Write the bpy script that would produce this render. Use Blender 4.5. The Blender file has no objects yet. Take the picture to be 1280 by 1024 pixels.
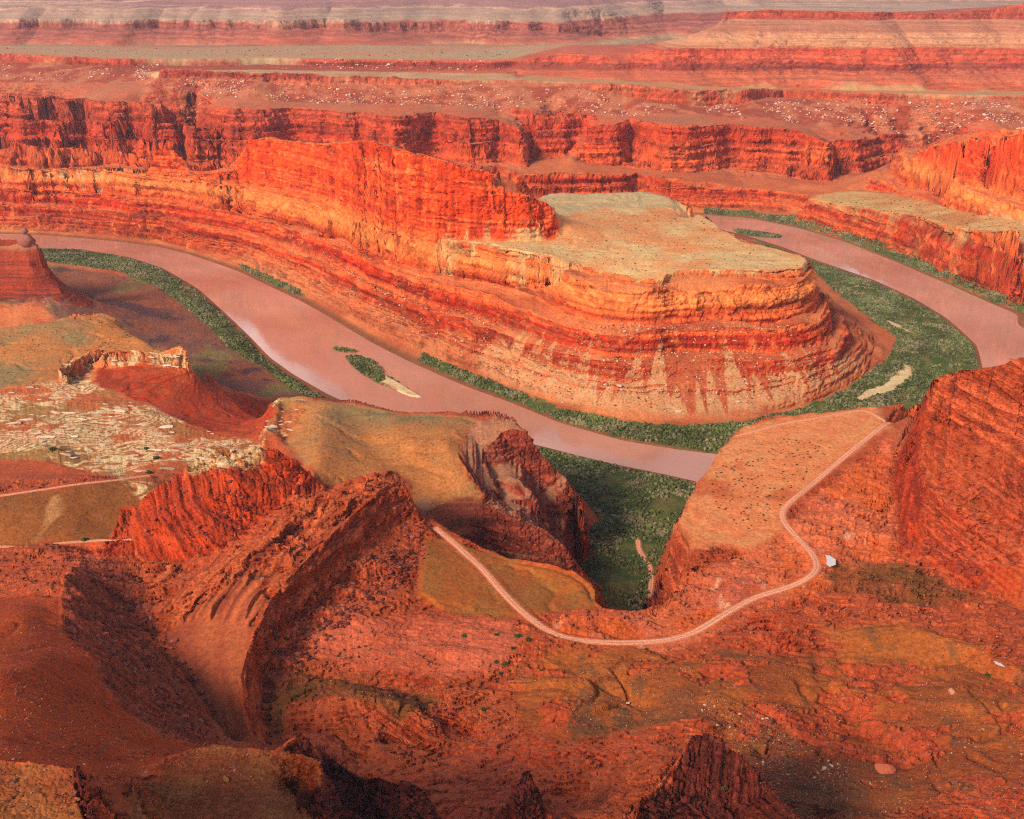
import bpy, math, numpy as np, time
T0=time.time()
F32=np.float32
rng=np.random.default_rng(7)
# ------------------------------------------------------------------ camera
PITCH=math.atan(552/1280.0); CP,SP=math.cos(PITCH),math.sin(PITCH); FX=1280.0; HC=600.0
def ray(px,py):
    u=(px-640)/FX; v=(512-py)/FX
    return u, CP+v*SP, -SP+v*CP
def world(px,py,v):
    """v>=-99: height z of the point; v<-99: forward distance -v"""
    u,yc,zc=ray(px,py)
    D=-v if v<-99 else (v-HC)*yc/zc
    return (u*D/yc, D, HC+D*zc/yc)
# ------------------------------------------------------------------ noise
_T={}
def vn(x,y,seed=0):
    if seed not in _T: _T[seed]=np.random.default_rng(1000+seed).random((256,256)).astype(F32)
    T=_T[seed]
    xi=np.floor(x).astype(np.int32); yi=np.floor(y).astype(np.int32)
    fx=(x-xi).astype(F32); fy=(y-yi).astype(F32)
    fx=fx*fx*(3-2*fx); fy=fy*fy*(3-2*fy)
    x0=xi&255; x1=(xi+1)&255; y0=yi&255; y1=(yi+1)&255
    a=T[y0,x0]; a=a+(T[y0,x1]-a)*fx
    b=T[y1,x0]; b=b+(T[y1,x1]-b)*fx
    return (a+(b-a)*fy)*2-1
def fbm(x,y,o=4,seed=0,g=.5):
    s=0; a=1; n=0
    for i in range(o):
        s=s+a*vn(x+17.3*i,y+9.1*i,seed+i); n+=a; a*=g; x,y=1.63*x-1.16*y,1.16*x+1.63*y
    return s/n
def vn3(x,y,z,seed=0):
    k='v%d'%seed
    if k not in _T: _T[k]=np.random.default_rng(2000+seed).random(64**3).astype(F32)
    T=_T[k]; xf=np.floor(x); yf=np.floor(y); zf=np.floor(z)
    fx=(x-xf).astype(F32); fy=(y-yf).astype(F32); fz=(z-zf).astype(F32); fx=fx*fx*(3-2*fx); fy=fy*fy*(3-2*fy); fz=fz*fz*(3-2*fz)
    x0=xf.astype(np.int32)&63; y0=(yf.astype(np.int32)&63)*64; z0=(zf.astype(np.int32)&63)*4096
    x1=(x0+1)&63; y1=(y0+64)&4095; z1=(z0+4096)&262143
    l=lambda X,Y,Z_:T[X+Y+Z_]
    a=l(x0,y0,z0); a=a+(l(x1,y0,z0)-a)*fx; b=l(x0,y1,z0); b=b+(l(x1,y1,z0)-b)*fx; a=a+(b-a)*fy
    c=l(x0,y0,z1); c=c+(l(x1,y0,z1)-c)*fx; b=l(x0,y1,z1); b=b+(l(x1,y1,z1)-b)*fx; c=c+(b-c)*fy
    return (a+(c-a)*fz)*2-1
def fbm3(x,y,z,o=3,seed=0,g=.5):
    s=0; a=1; n=0
    for i in range(o):
        s=s+a*vn3(x+7.3*i,y+3.1*i,z+5.7*i,seed+i); n+=a; a*=g; x,y,z=1.63*x-1.16*y,1.16*x+1.63*y,z*2.03
    return s/n
def cells(x,y,z,seed=0):
    """distance to the nearest and second nearest of jittered lattice points, and a random value for the nearest"""
    if ('c',seed) not in _T: _T[('c',seed)]=np.random.default_rng(3000+seed).random((4,32768)).astype(F32)
    T=_T[('c',seed)]; n=len(x); f1=np.full(n,9,F32); f2=np.full(n,9,F32); v=np.zeros(n,F32)
    xf=np.floor(x-.5).astype(np.int32); yf=np.floor(y-.5).astype(np.int32); zf=np.floor(z-.5).astype(np.int32)
    for i in (0,1):
        for j in (0,1):
            for k in (0,1):
                X=xf+i; Y=yf+j; W=zf+k; h=(X&31)+(Y&31)*32+(W&31)*1024
                d=(X+.2+.6*T[0][h]-x)**2+(Y+.2+.6*T[1][h]-y)**2+(W+.2+.6*T[2][h]-z)**2; d=d.astype(F32)
                b=d<f1; f2=np.where(b,f1,np.minimum(f2,d)); v=np.where(b,T[3][h],v); f1=np.where(b,d,f1)
    return np.sqrt(f1),np.sqrt(f2),v
def sstep(a,b,x):
    t=np.clip((x-a)/(b-a),0,1); return t*t*(3-2*t)
# ------------------------------------------------------------------ base relief: contour and break lines
LINES=[]
def L(*pts): LINES.append([world(*p) for p in pts])
def LP(*pts): LINES.append([tuple(map(float,p)) for p in pts])
def LB(pts,back,z):
    """line lying `back` metres farther than the given one, at height z (or z offset when a string)"""
    o=[]
    for p in pts:
        x,y,zz=world(*p); k=(y+back)/y
        o.append((x*k,y+back, zz+float(z) if isinstance(z,str) else z))
    LINES.append(o)
# far plateau
for y,D in ((-75,8200),(-45,7200)):
    L(*[(x,y,-D) for x in range(-500,1900,300)])
L((-500,2,-5900),(0,3,-5900),(200,4,-5700),(260,-12,-5400),(400,-20,-5500),(560,-8,-5600),(700,-18,-5500),(820,-4,-5900),(900,8,-6200),(1000,9,-6100),(1300,6,-6000),(1800,6,-6000))
L((-500,10,-4860),(0,9,-4860),(120,11,-4840),(240,10,-4860),(300,6,-4850),(400,8,-4800),(470,14,-4900),(560,12,-5100),(640,8,-4900),(740,10,-5000),(800,20,-5400),(870,30,-5600),(930,28,-5600))
L((-500,24,-4705),(0,24,-4705),(60,24,-4690),(200,25,-4700),(300,26,-4650),(430,24,-4620),(470,28,-4730),(540,28,-4860),(610,25,-4710),(700,30,-4690),(760,38,-4950),(850,45,-5150))
L((-500,34,-4685),(0,35,-4680),(200,36,-4680),(300,36,-4630),(430,36,-4600),(470,40,-4710),(540,42,-4840),(610,36,-4690),(700,40,-4670),(760,48,-4900),(850,52,-5050))
L((-500,58,-4500),(0,57,-4500),(100,57,-4480),(250,58,-4500),(330,57,-4430),(450,56,-4400),(515,57,-4420),(540,54,-4650),(590,55,-4620),(640,57,-4500),(760,60,-4450),(785,59,-4550),(880,60,-4700))
# upper rim on the left (white rim) and its boulder slope
A=[(-500,58,-3620),(0,66,-3620),(60,69,-3600),(130,73,-3580),(170,74,-3600),(250,74,-3640),(330,73,-3660),(400,74,-3650),(500,75,-3650),(600,76,-3660),(645,76,-3700)]
L(*A); LB([(p[0],p[1]+8,p[2]) for p in A],-14,'0')
L((170,90,-3480),(250,88,-3500),(330,87,-3520),(450,89,-3520),(560,92,-3510),(640,92,-3520))
L((190,91,-3400),(205,86,-3300),(300,90,-3300),(400,94,-3300),(500,98,-3290),(560,100,-3300),(600,101,-3330),(640,100,-3350),(700,102,-3340),(760,104,-3300),(830,109,-3280),(870,113,-3265),(920,114,-3260),(940,111,-3300),(975,112,-3480),(1000,112,-3400),(1060,115,-3330),(1090,116,-3300),(1180,118,-3320),(1280,120,-3300),(1800,122,-3300))
L((190,97,-3385),(205,95,-3288),(300,99,-3288),(400,103,-3288),(500,106,-3280),(560,106,-3290),(600,105,-3320),(640,103,-3340),(700,106,-3330),(760,113,-3288),(830,127,-3266),(870,131,-3250),(920,130,-3248),(940,124,-3290),(975,121,-3470),(1000,122,-3390),(1060,126,-3318),(1090,124,-3288),(1180,124,-3308),(1280,126,-3288),(1800,128,-3288))
L((-500,100,-3330),(0,103,-3350),(100,104,-3350),(170,104,-3360),(195,112,-3200),(300,123,-3150),(400,128,-3140),(500,130,-3120),(600,134,-3110),(700,138,-3100),(750,145,-3110),(850,144,-3090),(930,146,-3080),(1000,150,-3100),(1060,158,-3150),(1100,160,-3130),(1180,162,-3120),(1280,160,-3050),(1800,160,-3050))
# far red wall
top=[(-500,112,-3060),(0,119,-3060),(100,126,-3050),(185,131,-3020),(192,133,-3040),(200,133,-3160),(245,134,-3180),(262,135,-3060),(300,135,-3040),(400,140,-3010),(500,143,-2990),(600,148,-2960),(645,160,-2940),(655,166,-2960),(662,160,-3100),(720,158,-3120),(733,158,-3080)]
foot=[(-500,178,-3010),(0,178,-3010),(100,176,-3005),(185,179,-2985),(193,182,-2990),(202,178,-3100),(245,178,-3120),(264,182,-3020),(300,186,-2995),(400,186,-2965),(500,190,-2950),(600,196,-2925),(645,204,-2900),(658,206,-2920),(664,196,-3040),(720,192,-3060)]
L(*top); L(*foot)
L((-500,152,-3035),(0,150,-3035),(185,155,-3002),(300,160,-3018),(400,158,-2990),(600,170,-2945))
# lower bench of the far side and its pale cliff
L((-500,192,-2890),(0,193,-2880),(60,192,-2870),(130,195,-2860),(180,200,-2850),(300,204,-2840),(400,205,-2820),(560,214,-2760),(660,216,-2780),(690,219,-2780),(720,220,-2800),(800,222,-2800),(900,233,-2760),(1000,241,-2720),(1008,246,-2640))
L((-500,206,-2870),(0,206,-2862),(130,208,-2850),(300,216,-2825),(400,220,-2800),(560,232,-2740),(660,236,-2765),(690,240,-2765),(720,246,-2775),(800,252,-2770),(880,260,-2730),(960,262,-2690),(1005,266,-2620))
# central block
t=[(733,158,-2980),(745,154,-2985),(800,152,-2970),(860,155,-2950),(940,160,-2920),(1000,165,-2895),(1035,178,-2880),(1043,182,-2890),(1052,182,-3000),(1130,188,-3060),(1180,186,-3080)]
f=[(731,200,-2950),(745,203,-2950),(800,208,-2935),(860,211,-2920),(940,217,-2890),(1000,222,-2868),(1036,226,-2855),(1046,226,-2870),(1056,215,-2960),(1130,214,-3000),(1180,214,-3020)]
L(*t); L(*f)
L((860,166,-2945),(940,172,-2912),(1000,180,-2885))
L((1050,160,-3120),(1100,164,-3110),(1180,168,-3115),(1230,160,-3050))
# right bench, its wall and the right-hand butte
L((1008,250,-2600),(1040,254,-2530),(1100,264,-2380),(1140,272,-2280),(1200,285,-2080),(1280,300,-1900),(1400,322,-1720),(1700,360,-1500))
L((1008,280,-2560),(1040,288,-2460),(1100,310,-2330),(1140,322,-2230),(1200,345,-2040),(1280,382,-1870),(1400,410,-1690),(1700,440,-1480))
L((1060,238,-2720),(1105,240,-2640),(1150,250,-2480),(1200,262,-2290),(1280,277,-2070),(1400,295,-1900),(1700,320,-1650))
L((1112,232,-2660),(1150,236,-2570),(1200,242,-2380),(1280,246,-2150),(1400,262,-1980),(1700,290,-1730))
L((1118,225,-2690),(1133,205,-2680),(1150,190,-2620),(1180,179,-2500),(1220,172,-2350),(1280,168,-2200),(1400,165,-2020),(1700,160,-1800))
LB([(1133,205,-2680),(1180,179,-2500),(1220,172,-2350),(1280,168,-2200),(1400,165,-2020),(1700,160,-1800)],160,'-10')
LB([(1180,179,-2600),(1280,168,-2400),(1700,160,-2000)],200,150)
# right mesa
for pts in ([(645,92,-3620),(660,95,-3520),(760,100,-3480),(880,108,-3430),(960,110,-3520),(1100,112,-3460),(1280,114,-3450),(1800,116,-3450)],
            [(652,84,-3620),(700,84,-3590),(780,87,-3570),(880,91,-3540),(960,90,-3600),(1100,92,-3560),(1280,92,-3550),(1800,92,-3550)],
            [(655,80,-3640),(700,79,-3610),(780,80,-3590),(880,79,-3560),(960,78,-3630),(1100,80,-3590),(1280,82,-3580),(1800,80,-3580)],
            [(660,73,-3660),(700,67,-3640),(780,70,-3640),(830,62,-3610),(880,60,-3590),(960,60,-3670),(1100,61,-3640),(1280,64,-3630),(1800,62,-3630)],
            [(875,52,-3640),(890,38,-3720),(960,38,-3760),(1100,40,-3740),(1280,44,-3730),(1800,40,-3730)],
            [(905,24,-3860),(960,22,-3880),(1100,24,-3860),(1280,24,-3850),(1800,20,-3850)],
            [(908,15,-3870),(960,12,-3895),(1100,15,-3875),(1180,17,-3870),(1240,12,-3865),(1280,4,-3860),(1800,0,-3860)]):
    L(*pts)
LB([(920,14,-4000),(1100,15,-4000),(1280,4,-4000),(1800,0,-4000)],300,'-15')
LB([(660,73,-3900),(780,70,-3900),(860,40,-3900),(950,14,-4100),(1280,4,-4300)],250,330)
# ---- river: outer (far) bank right, water lines
RB1=[(-500,284,.8),(0,291,.8),(60,293,.8),(130,299,.8),(200,307,.8),(240,317,.8),(300,337,.8),(340,356,.8),(380,374,.8),(420,396,.8),(470,426,.8),(520,451,.8),(590,482,.8),(640,500,.8),(700,526,.8),(780,549,.8),(850,560,.8),(900,566,.8)]
TONGUE=[(900,566,.8),(960,568,.8),(1060,556,.8),(1140,530,.8),(1200,495,.8),(1226,462,.8),(1218,432,.8),(1180,398,.8),(1140,374,.8),(1090,351,.8),(1020,328,.8),(970,308,.8),(925,294,.8),(880,284,.8),(800,276,.8)]
L(*RB1); L(*TONGUE)
RB2=[(-500,300,.8),(-60,306,.8),(50,311,.8),(100,312,.8),(160,322,.8),(200,335,.8),(245,362,.8),(280,395,.8),(310,425,.8),(330,448,.8),(360,470,.8),(405,496,.8),(450,515,.8),(560,540,.8),(620,546,.8),(680,560,.8),(760,580,.8),(830,594,.8),(880,606,.8),(960,612,.8),(1060,608,.8),(1160,585,.8),(1230,555,.8),(1300,520,.8),(1500,470,.8)]
L(*RB2)
RB3=[(1700,455,.8),(1500,430,.8),(1400,415,.8),(1280,392,.8),(1240,377,.8),(1180,351,.8),(1120,326,.8),(1060,302,.8),(1000,284,.8),(940,272,.8),(880,268,.8),(840,266,.8),(700,262,.8),(560,258,.8),(300,245,.8),(0,232,.8),(-500,225,.8)]
L(*RB3)
def mid(a,b,n=60,z=-8):
    a=np.array([world(*p) for p in a]); b=np.array([world(*p) for p in b])
    def rs(c):
        d=np.r_[0,np.cumsum(np.hypot(*np.diff(c[:,:2],axis=0).T))]; s=np.linspace(0,d[-1],n)
        return np.c_[np.interp(s,d,c[:,0]),np.interp(s,d,c[:,1])]
    m=(rs(a)+rs(b))/2
    LINES.append([(x,y,z) for x,y in m]); return m
M1=mid(RB1,[p for p in RB2 if p[0]<=880]); 
L((890,590,-8),(980,592,-8),(1080,582,-8),(1160,556,-8),(1215,522,-8),(1255,485,-8),(1256,440,-8),(1225,402,-8),(1180,374,-8),(1130,348,-8),(1080,325,-8),(1020,304,-8),(975,292,-8),(930,281,-8),(880,275,-8),(800,271,-8))
L((1215,522,-8),(1300,490,-8),(1400,455,-8),(1600,445,-8)); L((1300,490,-8),(1300,430,-8),(1400,440,-8)); L((1250,420,-8),(1320,430,-8))
L((800,271,-8),(500,262,-8),(200,248,-8),(-300,236,-8))
# flood plain and banks
L((900,552,4),(960,545,4),(1060,520,5),(1140,500,5),(1190,470,5),(1180,430,5),(1130,395,5),(1060,362,5),(1020,345,5))
# peninsula: slope base, cap cliff foot, rim
base=[(-500,280,6),(0,287,6),(60,289,6),(130,294,6),(200,302,6),(240,312,6),(300,330,6),(340,347,6),(380,364,6),(420,386,6),(470,415,6),(520,438,6),(590,466,6),(640,484,6),(700,506,6),(780,524,6),(860,528,6),(940,522,7),(1000,508,8),(1060,484,9),(1100,455,9),(1112,440,9),(1095,418,8),(1060,392,8),(1030,362,8),(990,330,6),(940,306,6)]
L(*base)
cf=[(-500,246,-2650),(0,250,-2565),(60,250,-2545),(130,250,-2500),(190,250,-2440),(250,256,-2370),(300,262,-2310),(350,272,-2215),(400,285,-2110),(440,298,-2010),(470,310,-1905),(510,326,-1830),(545,336,-1778),(600,345,-1740),(640,350,-1700),(700,356,-1650),(760,366,-1590),(830,371,-1536),(870,360,-1550),(900,356,-1558),(960,353,-1575),(1000,352,-1588),(1018,350,-1610),(1012,338,-1680)]
L(*cf)
rim=[(-500,208,-2665),(0,213,-2580),(60,215,-2560),(130,217,-2515),(190,216,-2455),(250,216,-2385),(292,212,-2335)]
L(*rim)
rim2=[(545,298,162),(600,303,160),(640,312,160),(700,322,160),(735,332,160),(790,344,160),(825,347,160),(836,340,160),(860,336,160),(900,338,160),(960,337,160),(1005,335,160),(1012,326,160),(1000,318,158),(960,307,157),(925,300,157),(912,290,157),(890,276,156),(872,265,155)]
L(*rim2)
LB([(872,265,155),(890,276,156),(925,298,157),(960,304,157),(1000,314,158),(1014,324,158)],45,95)
LB(rim,90,'-14'); LB(rim,160,40)
L((680,238,160),(720,241,158),(770,236,166),(810,236,165),(838,242,158),(860,256,155))
L((700,252,155),(760,254,153),(830,256,153))
LB([(680,238,160),(770,236,160),(838,242,150),(872,262,150)],60,90)
# slope shape of the peninsula's nose
L((1030,385,60),(1052,405,58),(1040,430,60),(990,440,62),(900,438,64),(840,440,62))
# butte
bt=[(292,212,-2340),(300,195,-2338),(312,177,-2335),(330,172,-2300),(360,176,-2240),(400,181,-2140),(440,178,-2030),(470,176,-1935),(500,188,-1870),(530,194,-1835),(560,203,-1815),(600,212,-1800),(618,216,-1795)]
bf=[(548,297,-1800),(600,300,-1776),(650,301,-1768),(690,299,-1782),(702,293,-1800)]
L(*bt); L(*bf)
L((622,238,-1794),(650,242,-1790),(668,247,-1790),(684,255,-1800),(694,274,-1806))
LB(bt,75,'-10'); LB(bt,95,150)
LB([(690,262,-1800)],60,'0')
L((640,212,-1870),(655,225,-1880),(662,240,-1890)); LB([(620,225,-1880),(664,243,-1900),(690,262,-1880)],40,158)
L((196,212,-2450),(194,188,-2460),(206,186,-2465),(222,188,-2460),(238,205,-2440),(244,214,-2420)); LB([(194,188,-2460),(222,190,-2460),(238,207,-2440)],25,'-8'); LB([(190,200,-2460),(222,200,-2460),(250,212,-2420)],40,125)
# ---- left side: outcrop with hoodoo, flood plain
fp=[(55,322,8),(120,330,9),(200,350,10),(250,385,10),(290,425,10),(340,470,10),(380,495,9)]
L(*fp)
L((-500,392,12),(0,395,14),(60,388,14),(110,375,12),(125,360,12),(85,340,10),(62,328,9),(40,318,8))
L((-500,290,-1830),(-60,300,-1800),(0,308,-1770),(22,304,-1765),(36,300,-1765),(50,306,-1765),(56,318,-1775),(54,324,-1800))
L((0,372,-1705),(50,370,-1705),(75,360,-1715)); L((0,330,-1757),(40,330,-1752),(62,335,-1770))
LB([(-500,290,-1830),(0,305,-1770),(40,304,-1770),(54,318,-1785)],90,'-12'); LB([(-500,290,-1830),(0,305,-1770),(50,310,-1780)],130,12)
# tan hill top left
th=[(-500,430,150),(-100,418,152),(0,408,152),(40,402,155),(80,396,158),(110,390,158),(128,389,156),(142,398,148),(150,405,140)]
L(*th); LB(th,60,100); LB(th,130,14)
L((150,405,140),(180,418,138),(200,430,136),(222,443,134),(234,450,132),(236,462,126))
LB([(150,403,140),(200,428,136),(230,446,134),(238,460,128)],20,95)
LB([(150,403,140),(200,428,136),(238,452,134)],90,20)
L((75,478,128),(100,452,130),(130,447,134),(180,449,134),(222,453,132))
L((80,482,120),(110,462,122),(140,455,122),(190,458,121),(222,463,120))
L((-300,470,132),(0,470,132),(40,460,134),(60,480,128))
L((236,465,112),(290,490,60),(330,498,35),(352,498,30))
L((250,475,80),(330,497,14),(400,500,8))
L((-300,520,128),(0,510,130),(100,500,130),(200,520,128),(260,540,126),(330,555,126)); L((340,505,132),(360,500,138)); L((240,520,112),(300,530,108),(330,530,112))
L((-300,560,128),(0,565,130),(60,560,136),(110,575,128),(200,580,128),(330,560,128))
# tan hill in the centre
hc=[(352,501,138),(380,497,146),(400,498,150),(440,504,150),(470,511,150),(500,516,150),(560,519,150),(600,520,150),(622,524,146),(640,544,134)]
L(*hc); LB(hc,35,'-30'); LB(hc,130,12)
L((400,498,150),(402,530,154),(400,570,156),(392,600,154)); L((432,515,146),(450,540,141),(480,575,138),(505,600,134))
L((480,516,150),(500,540,149),(520,565,146)); L((505,555,143),(530,590,134),(528,620,124))
L((560,522,150),(566,560,149),(590,598,138),(605,618,126)); L((480,590,144),(500,585,140))
L((590,545,140),(600,580,122),(612,610,112),(640,640,106))
# promontory
L((600,530,147),(640,545,134),(662,560,126),(690,578,112),(706,588,104),(722,604,98),(727,615,92))
L((622,556,128),(650,585,112),(690,600,100),(712,612,95)); L((620,600,116),(660,630,102),(700,650,70))
L((515,633,122),(540,628,122),(580,629,120),(620,636,114),(650,650,106),(680,662,96),(700,678,86),(712,692,76))
L((515,650,-850),(560,664,-864),(600,680,-862),(640,690,-856),(680,698,-852),(705,706,-850))
L((745,645,9),(752,655,9),(730,668,10),(718,688,11),(724,712,13),(735,735,14))
LB([(640,544,134),(690,578,112),(722,604,98)],60,30); LB([(640,544,134),(690,578,112),(720,600,98)],95,6)
LP((-75,850,95),(-30,830,70),(20,800,45),(50,790,28)); 
# orange mound and canyon head
mr=[(520,638,152),(543,650,152),(570,667,151),(600,682,150),(640,696,150),(690,705,150),(720,715,150),(740,725,149),(749,738,148),(746,752,148),(756,765,149),(785,766,149),(815,757,150),(830,752,150),(846,738,150),(852,715,150),(866,700,150),(868,685,150),(850,664,150),(845,648,150),(865,620,150),(875,600,150),(890,580,150),(900,560,150),(912,545,150),(930,531,150),(960,524,150),(1000,517,150),(1050,512,150),(1100,508,150),(1160,500,150),(1250,500,150),(1500,500,150)]
L(*mr)
LP((-85,850,110),(-45,815,90),(0,780,70),(45,745,50),(70,720,35),(76,690,40),(90,690,45),(112,690,50),(125,705,50),(128,740,45),(128,790,28),(150,850,20),(175,900,14),(198,960,10),(230,1060,6),(330,1110,6),(440,1110,6),(640,1110,6))
L((838,660,8),(825,700,10),(813,738,13),(795,758,16)); L((760,600,4),(860,618,4),(850,640,5)); L((700,580,4),(760,620,6),(770,700,9))
# gully mouth
L((640,712,146),(700,740,146),(735,755,147))
# road bench
ROAD=[(1140,518),(1110,527),(1060,568),(1020,602),(985,630),(976,640),(978,652),(1000,676),(1018,695),(1024,710),(1014,722),(985,735),(945,746),(905,768),(880,785),(855,797),(820,803),(760,804),(715,801),(690,792),(672,780),(655,768),(632,745),(600,708),(566,678),(545,661)]
L(*[(a,b,151 if a>700 else 152) for a,b in ROAD])
L((960,560,150),(920,620,151),(900,670,150)); L((1100,560,150),(1060,640,152),(1100,680,151))
# right outcrop
ro=[(1150,516,150),(1125,560,150),(1115,600,150),(1118,650,150),(1126,692,152),(1160,702,154),(1200,720,155),(1250,742,158),(1280,772,163),(1500,820,180)]
L(*ro)
rt=[(1152,506,-900),(1156,496,-885),(1166,474,-872),(1200,463,-855),(1245,461,-845),(1262,451,-838),(1285,445,-830),(1500,430,-800)]
L(*rt); LB(rt,50,'-24'); LB(rt,110,80); LB(rt,160,8)
L((1134,575,-885),(1138,600,-842)); L((1150,596,-812),(1200,622,-775),(1280,655,-730),(1500,700,-690)); L((1158,606,-790),(1200,636,-752),(1280,684,-700),(1500,740,-650)); L((1170,530,-858),(1230,540,-830),(1290,545,-810))
# right foreground
L((1100,745,157),(1180,765,163),(1280,800,176),(1500,840,190))
L((1040,790,158),(1130,780,168),(1210,805,174),(1280,838,178)); L((1000,812,156),(1100,818,160),(1200,830,166),(1280,858,172))
L((1000,850,166),(1100,870,178),(1200,880,186),(1290,900,192)); L((1060,900,168),(1110,930,172),(1130,960,186))
L((900,815,160),(930,850,170),(980,890,180),(1010,940,190),(1020,1000,200)); L((690,815,154),(730,850,156),(790,880,162)); L((640,840,158),(700,850,166),(760,845,165)); L((780,830,162),(850,840,170),(860,900,178))
L((870,900,180),(940,930,182),(1000,970,196)); L((1100,1000,204),(1280,960,204),(1500,960,215)); L((560,1100,200),(900,1150,225),(1280,1150,240),(1700,1150,250))
# basin
L((400,790,160),(450,770,162),(540,770,158),(600,790,157)); L((350,880,158),(400,840,156),(470,860,154),(560,850,156),(620,845,157))
L((400,880,166),(440,865,172),(500,880,176),(540,900,170)); L((480,930,158),(560,940,160),(600,900,160),(640,870,160))
L((600,960,168),(640,930,168),(700,900,172),(760,880,170)); L((420,920,158),(450,950,158))
# fin mountain M
mt=[(120,690,-752),(150,680,-756),(164,640,-768),(180,618,-776),(215,598,-780),(248,568,-786),(270,559,-790),(300,560,-790),(345,559,-785),(370,575,-785),(392,598,-790),(410,608,-790)]
L(*mt); LB(mt,30,'-24'); LB(mt,75,125)
L((118,694,-735),(150,696,-728),(190,699,-715),(235,702,-700),(270,690,-703),(310,664,-722),(360,628,-752),(405,611,-778))
L((200,640,-745),(260,620,-742),(320,605,-758),(370,600,-772))
# slabs and edge
E=[(410,608,-788),(440,596,-796),(467,587,-802),(490,597,-800),(508,606,-796),(514,622,-788)]
L(*E); LB(E,25,'-20'); LB(E,60,118)
E2=[(496,600,-795),(475,614,-775),(455,630,-750),(425,655,-715),(400,680,-682),(370,715,-642),(340,748,-612),(325,775,-588),(312,810,-562),(303,845,-538),(303,880,-518),(312,910,-500),(326,936,-485)]
L(*E2)
L((520,646,-782),(500,654,-772),(470,666,-744),(440,700,-702),(415,730,-672),(385,762,-636),(352,800,-597),(337,825,-578),(326,850,-562),(322,890,-528),(338,935,-500))
L((300,700,-655),(350,670,-700),(400,640,-742),(440,610,-778)); L((215,770,-612),(260,735,-632),(310,712,-650))
L((150,750,-640),(170,770,-612),(200,800,-582),(240,850,-547),(270,900,-517),(300,932,-495))
G=[(96,700,-700),(80,722,-622),(78,755,-572),(80,790,-532),(110,820,-498),(135,865,-464),(170,900,-442),(200,920,-431),(250,930,-426),(275,928,-426)]
L(*G)
L((520,655,156),(560,690,152),(600,735,151)); L((530,690,158),(520,740,158)); L((460,740,166),(500,720,163),(515,680,160))
# left foreground slope
L((-400,640,140),(0,620,150),(60,612,150),(130,600,148),(190,597,145)); L((-400,700,124),(0,684,125),(60,680,125),(120,676,125),(165,662,126)); L((-300,600,128),(0,590,132),(100,590,130),(170,588,128))
L((-300,740,150),(0,715,150),(50,705,150),(90,695,150)); L((0,735,-640),(30,722,-650),(45,735,-610),(60,760,-570)); L((-300,820,-480),(0,785,-520),(20,775,-530),(40,760,-560))
L((-300,900,-390),(0,840,-420),(50,828,-445),(75,824,-480),(110,826,-490)); L((-300,960,-330),(0,920,-350),(60,935,-345),(150,950,-362),(190,952,-368))
# bottom left rocks
L((-300,930,-262),(0,951,-262),(40,953,-260),(80,958,-258),(104,962,-256),(114,980,-252),(118,1024,-240),(118,1100,-225)); LB([(0,951,-262),(60,955,-260),(112,968,-256)],12,'-22')
L((124,965,-318),(128,1000,-300),(128,1100,-270),(160,1024,-296),(166,970,-316)) ; L((0,1100,-205),(100,1150,-200))
L((180,975,-330),(200,955,-338),(235,938,-345),(270,929,-350),(300,933,-348),(350,938,-345),(400,946,-340),(404,962,-334),(402,990,-322),(404,1030,-308)); LB([(270,929,-350),(300,933,-348),(350,938,-345),(403,946,-340)],14,'-22'); LB([(300,933,-348),(403,946,-340)],60,190)
L((380,988,-322),(398,988,-320),(398,1020,-312)); L((372,1000,-335),(392,1012,-330))
L((200,1000,-318),(240,1100,-270),(400,1100,-270))
L((335,946,-375),(350,932,-380),(372,915,-384),(384,924,-380),(390,940,-372)); LB([(350,932,-380),(372,915,-384),(384,924,-380)],14,'-22')
L((392,930,-364),(410,945,-360),(435,962,-356),(455,972,-352),(470,968,-352),(490,975,-350),(512,976,-348),(530,988,-344),(538,1005,-338),(546,1040,-326)); LB([(410,945,-360),(470,968,-352),(512,976,-348),(535,990,-344)],18,'-30'); LB([(410,945,-360),(470,968,-352),(535,985,-344)],60,185)
L((410,1000,-340),(460,1024,-330),(500,1100,-305))
L((640,1000,-372),(648,975,-380),(655,958,-385),(662,966,-384),(668,990,-376)); LB([(648,975,-380),(655,958,-385),(664,970,-383)],10,'-25'); L((600,1010,-395),(630,1010,-392),(640,1012,-385),(680,1012,-385))
S=[(792,1024,-330),(800,1002,-338),(832,975,-350),(856,940,-364),(866,920,-372),(880,919,-373),(893,930,-368),(912,935,-364),(930,952,-358),(950,968,-352),(966,990,-345),(1000,1030,-330)]
L(*S); LB(S,14,'-14'); LB(S,50,'-62'); L((820,1020,-332),(860,1000,-345),(880,970,-356),(925,1000,-345)); L((780,940,178),(720,990,185),(690,1024,190))
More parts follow.
